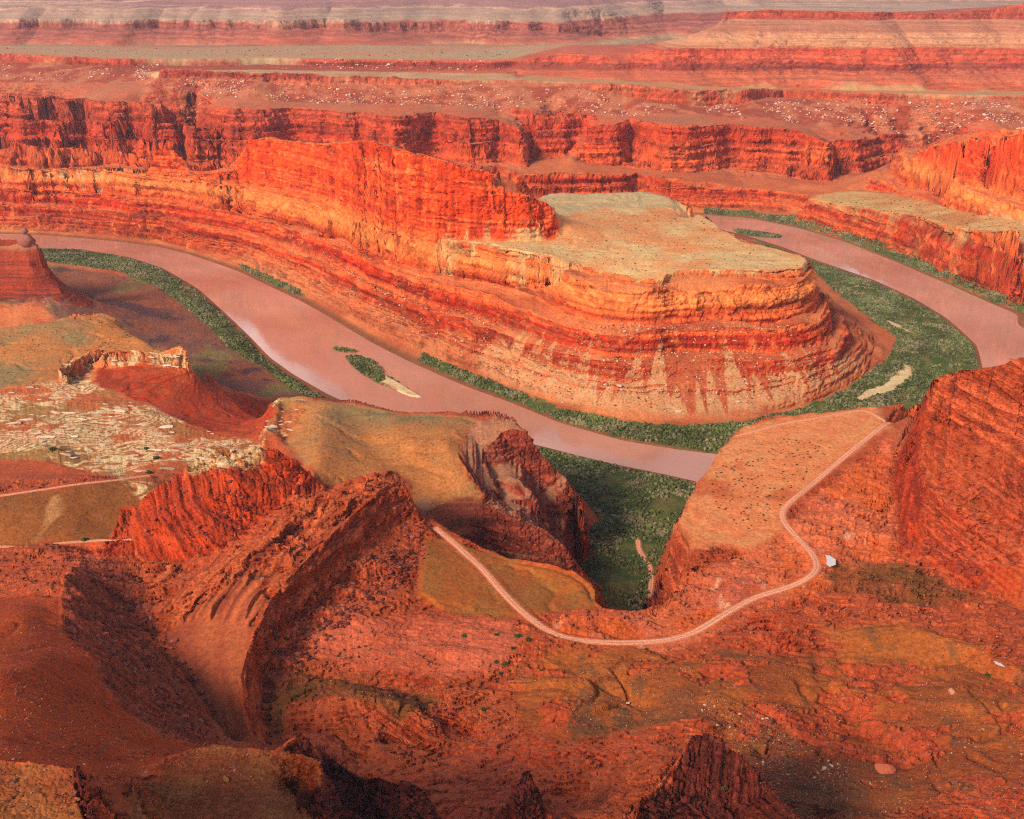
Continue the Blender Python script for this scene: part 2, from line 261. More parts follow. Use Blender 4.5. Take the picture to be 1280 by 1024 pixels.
# ------------------------------------------------------------------ solve the membrane through those lines (log-polar grid)
UM=0.86; YN,YF=150.,8600.; TN,TF=math.log(YN),math.log(YF)
NU,NT=2176,4352
def rc(x,y,nu=NU,nt=NT):
    return (x/y+UM)/(2*UM)*(nu-1), (np.log(y)-TN)/(TF-TN)*(nt-1)
S_=[]
for ln in LINES:
    for a,b in zip(ln[:-1],ln[1:]):
        c,r=rc(np.array([a[0],b[0]]),np.array([a[1],b[1]])); n=int(max(abs(c[1]-c[0]),abs(r[1]-r[0]))*1.5)+2
        s=np.linspace(0,1,n)[:,None]; S_.append(np.array(a)*(1-s)+np.array(b)*s)
S_=np.concatenate(S_); S_=S_[(S_[:,1]>YN)&(S_[:,1]<YF)&(abs(S_[:,0]/S_[:,1])<UM)]
def level(nu,nt):
    c,r=rc(S_[:,0],S_[:,1],nu,nt); k=np.rint(r).astype(int)*nu+np.rint(c).astype(int)
    w=np.bincount(k,minlength=nu*nt); z=np.bincount(k,weights=S_[:,2],minlength=nu*nt)
    m=w>0; z[m]/=w[m]
    return m.reshape(nt,nu), z.reshape(nt,nu).astype(F32)
def resize(a,nt,nu):
    r=np.linspace(0,a.shape[0]-1,nt); c=np.linspace(0,a.shape[1]-1,nu)
    r0=np.minimum(r.astype(int),a.shape[0]-2); c0=np.minimum(c.astype(int),a.shape[1]-2)
    fr=(r-r0)[:,None].astype(F32); fc=(c-c0)[None,:].astype(F32)
    b=a[r0]*(1-fr)+a[r0+1]*fr
    return b[:,c0]*(1-fc)+b[:,c0+1]*fc
Z=None
for k,it in ((6,400),(5,300),(4,200),(3,120),(2,60),(1,30),(0,16)):
    nu,nt=NU>>k,NT>>k
    m,z=level(nu,nt)
    Z=np.full((nt,nu),200,F32) if Z is None else resize(Z,nt,nu)
    Z[m]=z[m]; inv=(~m).astype(F32); zm=z*m
    for i in range(it):
        P=np.pad(Z,1,mode='edge')
        Z=(P[:-2,1:-1]+P[2:,1:-1]+P[1:-1,:-2]+P[1:-1,2:])*F32(.25)*inv+zm
print('membrane',time.time()-T0)
def samp(G,x,y):
    c,r=rc(x,y); c=np.clip(c,0,NU-1.001); r=np.clip(r,0,NT-1.001)
    c0=c.astype(np.int32); r0=r.astype(np.int32); fc=(c-c0).astype(F32); fr=(r-r0).astype(F32)
    g=G.ravel(); i=r0*NU+c0
    a=g[i]; a=a+(g[i+1]-a)*fc
    b=g[i+NU]; b=b+(g[i+NU+1]-b)*fc
    return a+(b-a)*fr
def blur(a,n):
    for ax in (0,1):
        c=np.cumsum(np.pad(a,[(n+1,n) if i==ax else (0,0) for i in (0,1)],mode='edge'),axis=ax,dtype=np.float64)
        a=((c[2*n+1:]-c[:-2*n-1]) if ax==0 else (c[:,2*n+1:]-c[:,:-2*n-1]))/(2*n+1)
    return a.astype(F32)
TT=np.exp(np.linspace(TN,TF,NT)); UU=np.linspace(-UM,UM,NU)
# slope of the base relief -> how rocky a place is
def slopeof(Z):
    gz_t=np.gradient(Z,axis=0)/((TF-TN)/(NT-1)*TT[:,None]); gz_u=np.gradient(Z,axis=1)/((2*UM/(NU-1))*TT[:,None])
    gy=gz_t-gz_u*(UU[None,:]/1.0)   # d/dy at constant x
    return np.hypot(gz_u,gy).astype(F32)

SL=blur(np.minimum(slopeof(Z),3),6); SLW=blur(SL,30)
# ------------------------------------------------------------------ regions (outlines on the ground)
def hit(px,py):
    u,yc,zc=ray(px,py); y=np.exp(np.linspace(math.log(200),math.log(8000),4000)); x=u*y/yc
    zr=HC+y*zc/yc; zz=samp(Z,x,y); k=np.argmax(zz>=zr)
    if k==0: k=len(y)-1
    return x[k],y[k],float(zz[k])
YY,XX=None,None
def region(pts,soft=4,wig=0):
    """mask on the log-polar grid of a polygon traced round a place; points (px,py) land on the relief, (px,py,z) at height z"""
    w=np.array([hit(*p)[:2] if len(p)==2 else world(*p)[:2] for p in pts]); c,r=rc(w[:,0],w[:,1])
    m=np.zeros((NT,NU),bool)
    r0,r1=int(max(r.min()-1,0)),int(min(r.max()+2,NT)); rows=np.arange(r0,r1)
    n=len(c)
    c2=np.roll(c,-1); r2=np.roll(r,-1); cols=np.arange(NU)
    for rr in rows:
        a=(r<=rr)!=(r2<=rr)
        xs=np.sort(c[a]+(rr-r[a])*(c2[a]-c[a])/(r2[a]-r[a]))
        for i in range(0,len(xs)-1,2):
            m[rr,max(0,int(math.ceil(xs[i]))):max(0,int(xs[i+1])+1)]=True
    return blur(blur(m.astype(F32),soft),soft)
def W(p): return ('w',)+p
REG={}
def reg(n,pts,soft=3): 
    m=region(pts,soft); REG[n]=m if n not in REG else np.maximum(REG[n],m)
reg('pen_top',[p for p in rim2]+[(870,262,155),(838,240,158),(770,234,166),(680,236,160),(664,243,-1905),(700,293,-1800),(690,299,-1781),(650,302,-1767),(600,301,-1775),(548,298,-1798)],1)
reg('neck',[(-400,210,-2600),(0,214,-2590),(60,216,-2570),(130,217,-2525),(132,214,-2600),(0,205,-2680),(-400,205,-2700)],1)
reg('grey_knolls',[(664,243,-1905),(760,258,154),(860,258,154),(838,238,158),(770,232,166),(680,234,160)],2)
reg('r_bench',[(1010,250),(1040,254),(1100,265),(1140,273),(1200,286),(1280,301),(1400,322),(1500,320),(1400,295),(1280,277),(1200,263),(1150,251),(1105,241),(1060,239)],2)
reg('plain',[(-400,60,-3630),(0,67,-3625),(130,74,-3590),(170,75,-3605),(330,74,-3665),(640,77,-3700),(760,62,-4420),(640,58,-4500),(515,58,-4400),(330,58,-4400),(100,58,-4450),(-400,58,-4500)],3)
reg('plain2',[(170,90,-3470),(250,88,-3500),(640,92,-3520),(650,99,-3350),(560,99,-3310),(400,93,-3310),(205,86,-3310)],1)
reg('mesa_foot',[(640,100,-3360),(760,104,-3310),(870,113,-3275),(920,114,-3270),(975,112,-3490),(1090,116,-3310),(1280,120,-3310),(1500,121,-3310),(1500,114,-3450),(1280,113,-3440),(1100,111,-3450),(960,109,-3510),(880,107,-3430),(760,100,-3480),(660,95,-3520)],2)
reg('purple',[(50,330,9),(200,350,10),(250,383,10),(290,425,10),(340,470,10),(395,497,9),(330,510,9),(230,490,10),(100,440,12),(60,420,13),(-200,420,14),(-300,360,12)],4)
reg('green',[(40,309,2),(100,312,2),(160,322,2),(200,335,2),(245,362,2),(280,395,2),(310,425,2),(330,448,2),(360,470,2),(405,497,2),(385,498,8),(350,477,8),(320,457,8),(285,436,8),(262,412,8),(230,385,8),(195,358,8),(150,340,8),(50,326,8)],2)
reg('green',[(680,560,2),(760,580,2),(830,594,2),(880,606,2),(960,614,3),(960,640,8),(880,650,8),(838,664,8),(826,700,10),(813,740,13),(800,770,18),(760,775,22),(735,735,14),(718,690,12),(730,670,11),(752,652,9),(730,620,8),(690,590,6),(640,560,3)],2)
reg('green',[(528,442,5),(590,468,5),(640,487,5),(700,510,5),(780,528,5),(860,533,5),(940,526,6),(1000,512,7),(1060,487,8),(1112,446,8),(1122,424,8),(1095,402,8),(1050,368,7),(1014,340,6),(960,307,5),(925,296,2),(970,309,2),(1020,329,2),(1090,352,2),(1140,375,2),(1180,399,2),(1217,432,2),(1225,462,2),(1200,493,2),(1140,528,2),(1060,554,2),(960,566,2),(900,565,2),(850,559,2),(780,548,2),(700,525,2),(640,499,2),(590,481,2),(525,452,2)],2)
reg('green',[(880,262,6),(940,266,6),(1000,276,6),(1060,292,6),(1110,310,6),(1180,336,6),(1240,362,6),(1300,386,6),(1420,420,6),(1420,430,2),(1290,395,2),(1240,376,2),(1180,350,2),(1120,325,2),(1060,301,2),(1000,283,2),(940,271,2),(880,267,2)],2)
reg('green',[(300,331,4),(340,348,4),(375,364,4),(380,373,1),(340,355,1),(300,336,1)],1)
if 1: reg('white',[(-300,500),(0,488),(60,478),(78,476),(110,480),(150,495),(200,512),(235,532),(280,545),(330,553),(330,580),(300,585),(240,592),(160,600),(120,590),(60,575),(0,575),(-300,575)],3)
reg('white',[(75,450),(130,445),(180,446),(230,449),(238,464),(222,462),(190,458),(140,455),(115,461),(110,482),(85,480)],1)
reg('white',[(335,503),(365,499),(385,503),(370,530),(352,552),(330,556),(325,545),(345,528)],2)
reg('red_apron',[(118,462),(190,459),(222,464),(238,466),(290,490),(350,500),(345,525),(320,545),(260,538),(235,528),(190,508),(120,480)],3)
reg('tan',[(-300,430),(0,408),(40,402),(80,396),(128,390),(150,405),(200,430),(222,443),(180,446),(130,443),(95,452),(75,470),(60,478),(0,488),(-300,500)],4)
reg('tan',[(352,502),(400,499),(440,505),(500,517),(560,520),(600,522),(580,545),(572,575),(590,605),(606,620),(515,626),(512,600),(470,588),(410,606),(390,590),(370,570),(345,545)],4)
reg('olive',[(-300,640),(0,620),(60,612),(130,600),(210,596),(175,640),(165,668),(120,676),(60,680),(0,684),(-300,700)],3)
reg('mound',[(550,672),(600,686),(640,698),(690,707),(720,717),(744,735),(745,752),(755,764),(720,768),(690,765),(662,768),(640,748),(605,710),(575,680)],3)
reg('mound',[(530,672),(560,678),(600,715),(650,770),(640,772),(560,762),(520,740),(528,700)],4)
reg('bench',[(1160,503),(1100,509),(1000,518),(930,532),(900,562),(875,602),(846,648),(868,690),(900,680),(940,690),(980,665),(978,640),(1010,605),(1060,570),(1110,535),(1150,520)],5)
reg('pink',[(1130,530),(1115,560),(1110,600),(1115,650),(1120,690),(1030,735),(940,765),(880,800),(830,812),(700,808),(690,780),(756,768),(820,760),(860,720),(940,690),(985,660),(1000,630),(1060,590)],5)
reg('pinkbowl',[(380,790),(450,770),(540,765),(640,775),(650,800),(620,840),(560,848),(470,838),(400,820)],6)
reg('orslope',[(-300,640,-640),(40,730,-600),(80,745,-585),(78,790,-535),(110,820,-500),(135,865,-466),(170,900,-444),(200,920,-433),(250,930,-428),(240,955,-385),(200,985,-340),(100,990,-318),(0,990,-310),(-400,990,-300)],4)
reg('bowl',[(320,775),(340,750),(310,720),(270,745),(205,790),(230,850),(262,900),(290,932),(322,936),(306,900),(300,850),(310,812)],4)
reg('darkwall',[(96,702),(80,740),(82,790),(112,818),(137,862),(172,898),(250,928),(285,930),(262,900),(225,850),(195,795),(190,740),(150,700)],4)
reg('goldrock',[(-300,930),(0,952),(40,954),(104,963),(118,1010),(118,1150),(-300,1150)],2)
reg('goldrock',[(200,958),(235,940),(270,930),(300,934),(350,939),(400,947),(402,990),(398,1030),(280,1060),(210,1020)],3)
reg('goldrock',[(180,975),(240,945),(270,935),(300,960),(260,1010),(180,1060),(160,1020)],4)
reg('basin',[(640,840),(700,815),(800,812),(900,815),(1000,815),(1100,790),(1210,805),(1280,840),(1280,980),(1160,1000),(1060,1024),(1000,1024),(900,900),(860,900),(700,930),(650,900)],10)
reg('debris',[(850,860),(900,900),(950,940),(1050,940),(1120,1030),(1000,1040),(960,980),(930,940),(880,905),(800,890)],8)
reg('basin',[(1020,790),(1120,775),(1240,810),(1200,830),(1100,822)],4)
reg('greentint',[(330,860),(380,830),(440,850),(540,868),(560,880),(500,900),(470,885),(400,870),(360,880),(350,920),(330,900)],5)
reg('greentint',[(1050,700),(1110,700),(1180,720),(1220,745),(1150,760),(1050,735),(1030,716)],5)
reg('rightrock',[(1150,518),(1125,562),(1116,600),(1118,650),(1126,694),(1160,704),(1200,722),(1250,744),(1290,775),(1400,800,170),(1500,430,-640),(1285,440,-700),(1200,455,-720),(1166,470,-860),(1140,500,-1010)],2)
reg('fin',[(108,695,-745),(150,694,-730),(190,698,-718),(235,701,-702),(270,690,-704),(310,664,-724),(360,628,-754),(405,611,-779),(412,600,-850),(390,585,-870),(300,550,-880),(240,560,-870),(150,620,-850)],1)
E2W=[world(*p)[:2] for p in E2]
reg('slab',[(410,612,-775),(440,600,-780),(470,592,-792),(492,602,-792),(472,620,-765),(450,635,-740),(420,660,-705),(396,685,-672),(366,720,-632),(337,752,-604),(321,779,-580),(300,775,-590),(255,770,-600),(205,775,-600),(170,740,-650),(200,710,-690),(260,700,-690),(310,672,-705),(360,636,-735)],3)
reg('crag',[(406,965,-345),(392,932,-366),(410,943,-372),(435,959,-368),(470,965,-366),(512,972,-362),(534,986,-355),(550,1002,-340),(600,1040,-325),(600,1150,-280),(400,1150,-280),(406,1030,-306)],2)
reg('crag',[(800,1016,-338),(832,985,-350),(856,950,-366),(866,922,-380),(880,921,-384),(893,930,-380),(912,934,-376),(930,952,-368),(952,967,-360),(970,990,-347),(1006,1042,-328),(1000,1120,-290),(800,1120,-290)],2)
reg('crag',[(630,1012,-376),(642,990,-385),(648,970,-393),(655,957,-400),(666,968,-396),(676,992,-380),(684,1016,-372),(655,1030,-365)],1)
reg('crag',[(355,950,-372),(372,922,-382),(384,925,-380),(392,945,-372),(400,965,-350),(380,970,-352)],1)
reg('crag',[(104,965,-270),(118,978,-262),(122,1024,-236),(110,1040,-236),(96,1000,-250)],1)
reg('crag',[(372,990,-330),(404,990,-325),(406,1024,-308),(372,1024,-312)],1)
reg('talus',[(600,430),(700,400),(760,390),(850,395),(950,400),(1000,430),(1060,450),(1090,440),(1060,470),(1000,500),(940,515),(860,522),(780,518),(700,500),(640,478),(600,465)],6)
reg('talus2',[(300,330),(420,380),(520,430),(640,480),(640,460),(520,400),(400,345),(300,310)],5)
reg('boulders_l',[(0,82,-3580),(130,86,-3560),(170,90,-3480),(200,100,-3280),(300,104,-3275),(500,110,-3270),(600,108,-3300),(700,108,-3320),(760,118,-3270),(830,130,-3250),(930,132,-3240),(1000,126,-3370),(1100,128,-3270),(1280,130,-3270),(1500,130,-3250),(1500,160,-3050),(1180,162,-3120),(1100,160,-3130),(1000,150,-3100),(930,146,-3080),(750,145,-3110),(600,132,-3125),(300,122,-3160),(195,112,-3200),(170,104,-3360),(0,103,-3350)],2)
reg('isle',[(430,446,0),(446,445,0),(462,449,0),(474,457,0),(483,468,0),(492,474,0),(512,486,0),(533,499,0),(512,496,0),(490,487,0),(470,479,0),(452,468,0),(438,457,0)],1)
reg('isle',[(413,435,0),(428,435,0),(445,439,0),(447,441,0),(430,441,0),(418,439,0)],1)
reg('isle',[(912,286,0),(930,288,0),(955,291,0),(978,295,0),(975,298,0),(950,297,0),(925,293,0)],1)
reg('sand',[(478,462,0),(486,474,0),(496,478,0),(515,488,0),(533,499,0),(512,496,0),(492,488,0),(478,480,0),(482,474,0)],1)
reg('sand',[(1136,456,5),(1140,470,5),(1128,482,5),(1112,492,5),(1090,497,5),(1078,503,5),(1068,500,5),(1085,490,5),(1105,482,5),(1120,468,5)],2)
reg('sand',[(1098,398,5),(1120,410,5),(1145,420,5),(1140,416,5),(1118,404,5)],1)
Z=np.maximum(Z,-6+8.0*REG['isle'])
Z=Z.astype(F32)
REG['green']=np.clip(np.maximum(REG['green'],REG['isle'])-1.2*REG['sand'],0,1)
SOFT=np.clip(sum(REG[k]*v for k,v in dict(pen_top=1,neck=1,grey_knolls=1,r_bench=1,plain=1,plain2=1,mesa_foot=1,purple=1,tan=1,olive=1,mound=1,bench=.95,orslope=.9,bowl=.75,goldrock=.05,pink=.5,pinkbowl=.6,basin=.8,red_apron=.7,talus=.35).items()),0,1)
Zb=blur(blur(Z,9),9); ms=np.clip(2.2*sum(REG[k] for k in ('tan','olive','mound','grey_knolls','orslope'))-1.2,0,1); Z=(Z*(1-ms)+Zb*ms).astype(F32)
HILL=np.clip(REG['basin']+REG['greentint']+REG['tan']*.6+REG['grey_knolls']*1.2+REG['red_apron']*.5+REG['mound']*.6+REG['pen_top']*.45+REG['r_bench']*.4+REG['bench']*.2+REG['orslope']*.35,0,1)
ROUGH=np.clip(REG['pink']+REG['pinkbowl']*.45+REG['white']*1.3+REG['purple']*.9,0,1)
low_=np.ones_like(Z); low_[(TT>430)&(TT<1010)]=1
near_=((TT[:,None]>200)&(TT[:,None]<900))*np.ones((1,NU),F32)
ROUGH=np.maximum(ROUGH,blur(near_,10)*np.clip(1-(REG['basin']*.75+REG['pinkbowl']*.6+REG['bench']+REG['tan']+REG['olive']+REG['mound']+REG['orslope']+REG['bowl']+REG['goldrock']+REG['rightrock']+REG['fin']+REG['green']),0,1)*np.clip(1-SL,0,1)).astype(F32)

reg('butte_face',[(p[0],p[1],p[2]+40) for p in bt]+[(622,300,-1770),(704,296,-1780),(704,262,-1900),(664,240,-1925)]+[(p[0],p[1],p[2]-100) for p in bt[::-1]],2)
reg('butte_face',[(1105,240,-2640),(1200,262,-2295),(1280,277,-2075),(1400,295,-1905),(1900,320,-1620),(1900,160,-2300),(1280,168,-2450),(1133,205,-2900)],2)

reg('hoodoo',[(-500,396,-1690),(0,400,-1690),(60,391,-1695),(112,377,-1705),(118,358,-1740),(88,336,-1800),(68,322,-1850),(58,300,-1950),(0,290,-1950),(-500,280,-2000)],2)
reg('prom',[(590,528,150),(622,522,146),(640,540,-1060),(706,584,-1010),(724,600,-990),(748,645,9),(732,668,10),(720,690,11),(718,712,-845),(680,702,-842),(600,688,-852),(515,656,-842),(508,632,122),(528,624,125),(605,622,124),(586,598,137),(575,560,147)],2)
# ------------------------------------------------------------------ relief with detail
LED=[-20,8]; _h=8; _r=np.random.default_rng(5)
steps=[(8,8),(40,42),(44,52),(66,68),(69,82),(104,106),(107,126),(150,158)]
zz_=np.linspace(-30,800,8301); sl_=np.ones_like(zz_)
_z=10.
while _z<700:
    th=_r.uniform(5,13); cl=th*_r.uniform(.25,.5)
    sl_[(zz_>=_z)&(zz_<_z+th-cl)]=.45; sl_[(zz_>=_z+th-cl)&(zz_<_z+th)]=.45+.55*th/cl
    _z+=th
for a,b in ((44,53),(68,82),(106,127)):
    sl_[(zz_>=a)&(zz_<b)]=3.2; sl_[(zz_>=b)&(zz_<b+1.2*(b-a))]=.1
ST=np.cumsum(sl_); ST=np.interp(zz_,zz_,ST)
ST=(ST-ST[0])*.1-30
# keep the ledge function close to the identity overall
tr=np.convolve(np.pad(ST-zz_,400,mode='edge'),np.ones(801)/801,mode='valid'); ST=(ST-zz_-tr).astype(F32)
def ledge(q): return np.interp(q,zz_,ST).astype(F32)
def height(x,y,fine=True):
    D=y; sc=np.clip(D/1700,.28,1.6).astype(F32)
    sl=samp(SL,x,y); rock=sstep(.18,.6,sl)*(1-samp(SOFT,x,y)); cl=sstep(.8,1.7,sl)*rock
    far=sstep(3200,4200,D)
    low=sstep(3,14,samp(Z,x,y))
    fl=.55+.45*vn(x/130.,y/130.,19)
    sb=sstep(.04,.16,samp(SLW,x,y)); spur=sb*(sstep(4250,4600,D)*(330*np.abs(fbm(x/330.,y/1500.,3,15))-70)+sstep(3380,3450,D)*(1-sstep(4000,4200,D))*(130*np.abs(fbm(x/300.,y/1100.,2,16))-30))
    spur=spur+sstep(2720,2860,D)*(1-sstep(3180,3330,D))*(230*np.abs(fbm(x/210.,y/900.,3,18))-60)
    wx=sc*low*((7+4*far)*fbm(x/70.,y/70.,3,11)+ cl*fl*3.6*fbm(x/(19.*sc),y/(19.*sc),4,21,.6)+3*fbm(x/34.,y/34.,2,41))
    wy=spur+sc*low*((7+8*far)*fbm(x/70.,y/70.,3,31)+ cl*fl*3.6*fbm(x/(19.*sc),y/(19.*sc),4,51,.6)+3*fbm(x/34.,y/34.,2,61))
    if fine:
        # joints that cut the walls back
        cr=np.abs(fbm(x/(31.*sc),y/(31.*sc),2,71))
        wy=wy+cl*sc*5*np.clip(1-cr*9,0,1)*np.clip(fl*1.6-.4,0,1)
    h=samp(Z,x+wx,y+wy)
    near=1-sstep(820,1000,D)
    if fine:
        # ledges: level beds far away, tilted beds in the foreground
        q=h+near*(.30*x+60); k=np.where(near>.5,.5,1+.4*sstep(3350,3500,D)).astype(F32)
        lv=sstep(12,30,h)*(.75+.5*vn(x/55.,y/55.,83))
        h=h+(1-.75*sstep(3350,3450,D))*np.maximum(rock,.6*far)*(1-.7*samp(REG['rightrock'],x,y))*np.where(near>.5,.75,.95)*lv*k*ledge(q/k+2.5*vn(x/45.,y/45.,81)+1.2*vn(x/15.,y/15.,82))
        sp=sstep(.25,.5,sl)*(1-cl)*(1-far)*(1-near)     # spurs and chutes of the debris slopes
        h=h+sc*low*(rock*(1.6*fbm(x/(11.*sc),y/(11.*sc),4,91,.6)) + sp*3.2*fbm(x/30.,y/30.,3,94) + (.3+.6*rock)*fbm(x/22.,y/22.,4,97))
        g=samp(ROUGH,x,y)
        if g.any():                                      # bare bedrock pavements: stepped slabs
            pw=np.clip(samp(REG['purple'],x,y)+samp(REG['bench'],x,y)+samp(REG['white'],x,y),0,1); b=fbm(x/38.,y/17.,4,101,.55)*5.5*(1-.6*pw); st=np.floor(b)+sstep(.72,1,b-np.floor(b))
            h=h+g*((1.9-1.3*pw)*st+.5*fbm(x/5.,y/4.,3,105)+1.6*fbm(x/60.,y/40.,2,108))
        g=samp(REG['basin'],x,y)*sstep(.10,.2,fbm(x/30,y/22,5,269,.6))
        b=fbm(x/26.,y/13.,4,115,.55)*5; h=h+g*(1.5*(np.floor(b)+sstep(.75,1,b-np.floor(b)))+.5*fbm(x/5.,y/4.,3,116))
        g=samp(REG['slab'],x,y)
        if (g>.01).any():                                # bedding steps that run along the curved edge of the slabs
            I=np.nonzero(g>.01)[0]; e=E2W[::1]; dd=np.full(len(I),1e9,F32); px_,py_=x[I]+3*vn(x[I]/18.,y[I]/18.,111),y[I]+3*vn(x[I]/18.,y[I]/18.,112)
            for a,b in zip(e[:-1],e[1:]):
                ax,ay=b[0]-a[0],b[1]-a[1]; t=np.clip(((px_-a[0])*ax+(py_-a[1])*ay)/(ax*ax+ay*ay),0,1); dd=np.minimum(dd,np.hypot(px_-a[0]-t*ax,py_-a[1]-t*ay))
            st=0
            for r_,hh in ((5,1.6),(11,3.6),(19,1.6),(28,2.4),(39,4.4),(47,1.6),(56,2.2),(66,3.2)):
                am=np.clip(.35+1.3*vn(px_/32.,py_/32.,r_+500),0,1.3); d2=dd+3.5*vn(px_/24.,py_/24.,r_)+.8*vn(px_/5.,py_/5.,r_+1)
                st=st+hh*am*(sstep(r_-.6,r_+.6,d2)-sstep(r_,r_+12,d2))
            fr=np.abs(fbm(x[I]/26.+dd/30.,y[I]/26.,2,113))
            h[I]+=g[I]*(st-1.6*np.clip(1-fr*14,0,1)+.5*fbm(x[I]/6.,y[I]/6.,3,114))
        g=samp(HILL,x,y)
        if g.any():
            v=np.abs(fbm(x/62.+.8*vn(x/45.,y/45.,7),y/46.,3,98)); h=h+g*(2.2*fbm(x/40.,y/40.,3,99)-2.6*np.exp(-(v*9)**2)+.35*fbm(x/4.,y/4.,3,103))
    return h
QC,QR=1400,1800
SMOOTH=True
EXPO=0.2
DENO=False
HAZE=2.0e-5
def LANDFORMS():
    if hasattr(LANDFORMS,'c'): return LANDFORMS.c
    P=region; o=[]
    def add(n,l,c,pts): o.append((n,l,c,P(pts,1)))
    add('spire','small square red rock tower standing alone on the neck wall left of the long butte','rock tower',[(190,215,-2452),(220,215,-2455),(250,216,-2430),(252,212,-2400),(240,200,-2500),(192,186,-2500)])
    add('butte','long sheer orange butte rising from the ridge above the river bend','butte',[(p[0],p[1],p[2]+14) for p in bt]+[(622,300,-1774),(650,301,-1767),(690,299,-1780),(704,294,-1800),(700,262,-1900),(664,240,-1925)]+[(p[0],p[1],p[2]-100) for p in bt[::-1]])
    add('hoodoo_outcrop','dark red layered outcrop with a knobbly pale cap at the left edge','rock outcrop',[(-500,396,-1690),(0,400,-1690),(60,391,-1695),(112,377,-1705),(118,358,-1740),(88,336,-1800),(68,322,-1850),(56,310,-1920),(0,300,-1900),(-500,290,-1950)])
    add('rock_fin','jagged bright red rock fin rising out of the tilted slabs','rock outcrop',[(108,695,-745),(150,696,-726),(190,700,-713),(235,703,-698),(270,692,-700),(310,666,-719),(360,630,-749),(405,612,-778),(415,600,-860),(390,585,-870),(300,550,-880),(240,560,-870),(150,620,-850)])
    add('tilted_slabs','tilted brown red rock slabs ending in a curved cliff edge beside the bowl','rock slabs',[(412,607,-800),(440,594,-815),(467,585,-822),(492,594,-825),(520,610,-815),(524,646,-778),(500,655,-768),(470,668,-740),(440,702,-698),(415,732,-668),(385,764,-632),(352,802,-593),(337,827,-574),(326,852,-558),(318,890,-524),(330,936,-490),(300,934,-493),(270,900,-515),(240,850,-545),(200,800,-580),(150,750,-640),(118,700,-735),(190,700,-712),(235,703,-697),(270,692,-699),(310,666,-718),(360,630,-748),(405,612,-777)])
    add('rock_outcrop','big rugged orange red rock mass at the right edge beyond the road','rock outcrop',[p for p in ro]+[(1500,420,-620),(1285,440,-1000),(1200,455,-1020),(1150,500,-1010)])
    add('pinnacle','dark jagged spire rising out of the lower right slope','rock spire',[(780,1060,-320),(792,1030,-330),(800,1004,-340),(832,977,-355),(856,942,-372),(866,920,-382),(880,919,-386),(893,928,-384),(912,932,-380),(930,950,-372),(952,965,-365),(970,988,-350),(1006,1040,-330),(1000,1120,-290),(800,1120,-290)])
    add('knoll_outcrop','gold topped rock ledge in the bottom left corner','rock outcrop',[(-500,930,-250),(0,949,-275),(60,951,-274),(106,960,-270),(118,978,-262),(122,1024,-236),(125,1150,-200),(-500,1150,-200)])
    add('ledge_outcrop','tan topped rock ledge with a dark hollow in its face','rock outcrop',[(170,990,-330),(200,956,-350),(235,938,-362),(270,928,-368),(300,930,-368),(350,936,-366),(404,943,-362),(410,970,-345),(406,1030,-306),(380,1080,-290),(220,1060,-300)])
    add('crag','low dark broken crag between the tan ledge and the red basin','rock outcrop',[(406,960,-348),(392,928,-370),(410,942,-380),(435,958,-376),(470,964,-376),(512,970,-372),(534,984,-364),(550,1000,-345),(558,1040,-325),(540,1120,-280),(420,1120,-280),(408,1030,-310)])
    add('small_pinnacle','little dark rock needle beyond the bottom edge of the basin','rock spire',[(628,1016,-375),(640,996,-385),(646,972,-395),(655,955,-402),(666,966,-398),(676,992,-380),(684,1016,-372),(655,1030,-365)])
    add('promontory','purple red cliff promontory beside the green side canyon','cliff',[(590,528,150),(622,522,146),(640,542,-1060),(706,584,-1010),(724,600,-990),(745,645,9),(730,668,10),(718,688,11),(716,712,-845),(680,700,-846),(600,684,-858),(515,652,-846),(512,632,122),(528,622,125),(605,616,124),(586,598,137),(575,560,147)])
    add('mesa','banded pink mesa with a thin flat red cap on the skyline','mesa',[(640,100,-3520),(760,103,-3490),(880,110,-3430),(960,112,-3520),(1100,113,-3460),(1280,115,-3450),(1900,117,-3450),(1900,0,-4900),(1280,4,-4900),(900,14,-4500),(830,50,-4200),(640,73,-3950)])
    add('peninsula','broad flat topped tongue of layered red cliffs inside the river bend','mesa',base+[(890,276,-2080),(860,256,-2180),(800,240,-2300),(680,236,-2300),(600,226,-2200),(470,220,-2250),(300,214,-2550),(200,214,-2620),(0,208,-2760),(-500,208,-2850)])
    add('canyon_wall','red layered canyon wall along the far bank of the river on the right','cliff',[(1008,283,-2540),(1040,289,-2455),(1100,311,-2322),(1140,323,-2222),(1200,346,-2032),(1280,383,-1862),(1400,411,-1682),(1700,442,-1470),(1900,380,-1520),(1400,322,-1725),(1280,300,-1905),(1200,285,-2086),(1140,272,-2286),(1100,264,-2388),(1040,254,-2538),(1008,250,-2606)])
    add('right_butte','broad bright orange butte above the pale bench at the right edge','butte',[(1105,240,-2640),(1150,250,-2485),(1200,262,-2295),(1280,277,-2075),(1400,295,-1905),(1900,320,-1620),(1900,160,-2300),(1280,168,-2450),(1133,205,-2900)])
    o.insert(0,('river_island','low green island in the river with a pale sand tail','island',P([(425,444,0),(446,443,0),(464,447,0),(476,455,0),(500,474,0),(540,500,0),(534,503,0),(512,499,0),(488,490,0),(450,470,0),(434,459,0)],1)))
    o.insert(1,('river_islet','thin green sliver of an islet just upstream of the larger island','island',P([(408,433,0),(428,432.5,0),(446,437,0),(452,442,0),(430,443.5,0),(416,441,0)],1)))
    o.insert(2,('far_island','long flat green island in the far reach of the river','island',P([(905,284,0),(930,285.5,0),(960,289,0),(985,295,0),(978,300,0),(950,299,0),(920,294,0)],1)))
    LANDFORMS.c=o
    return o
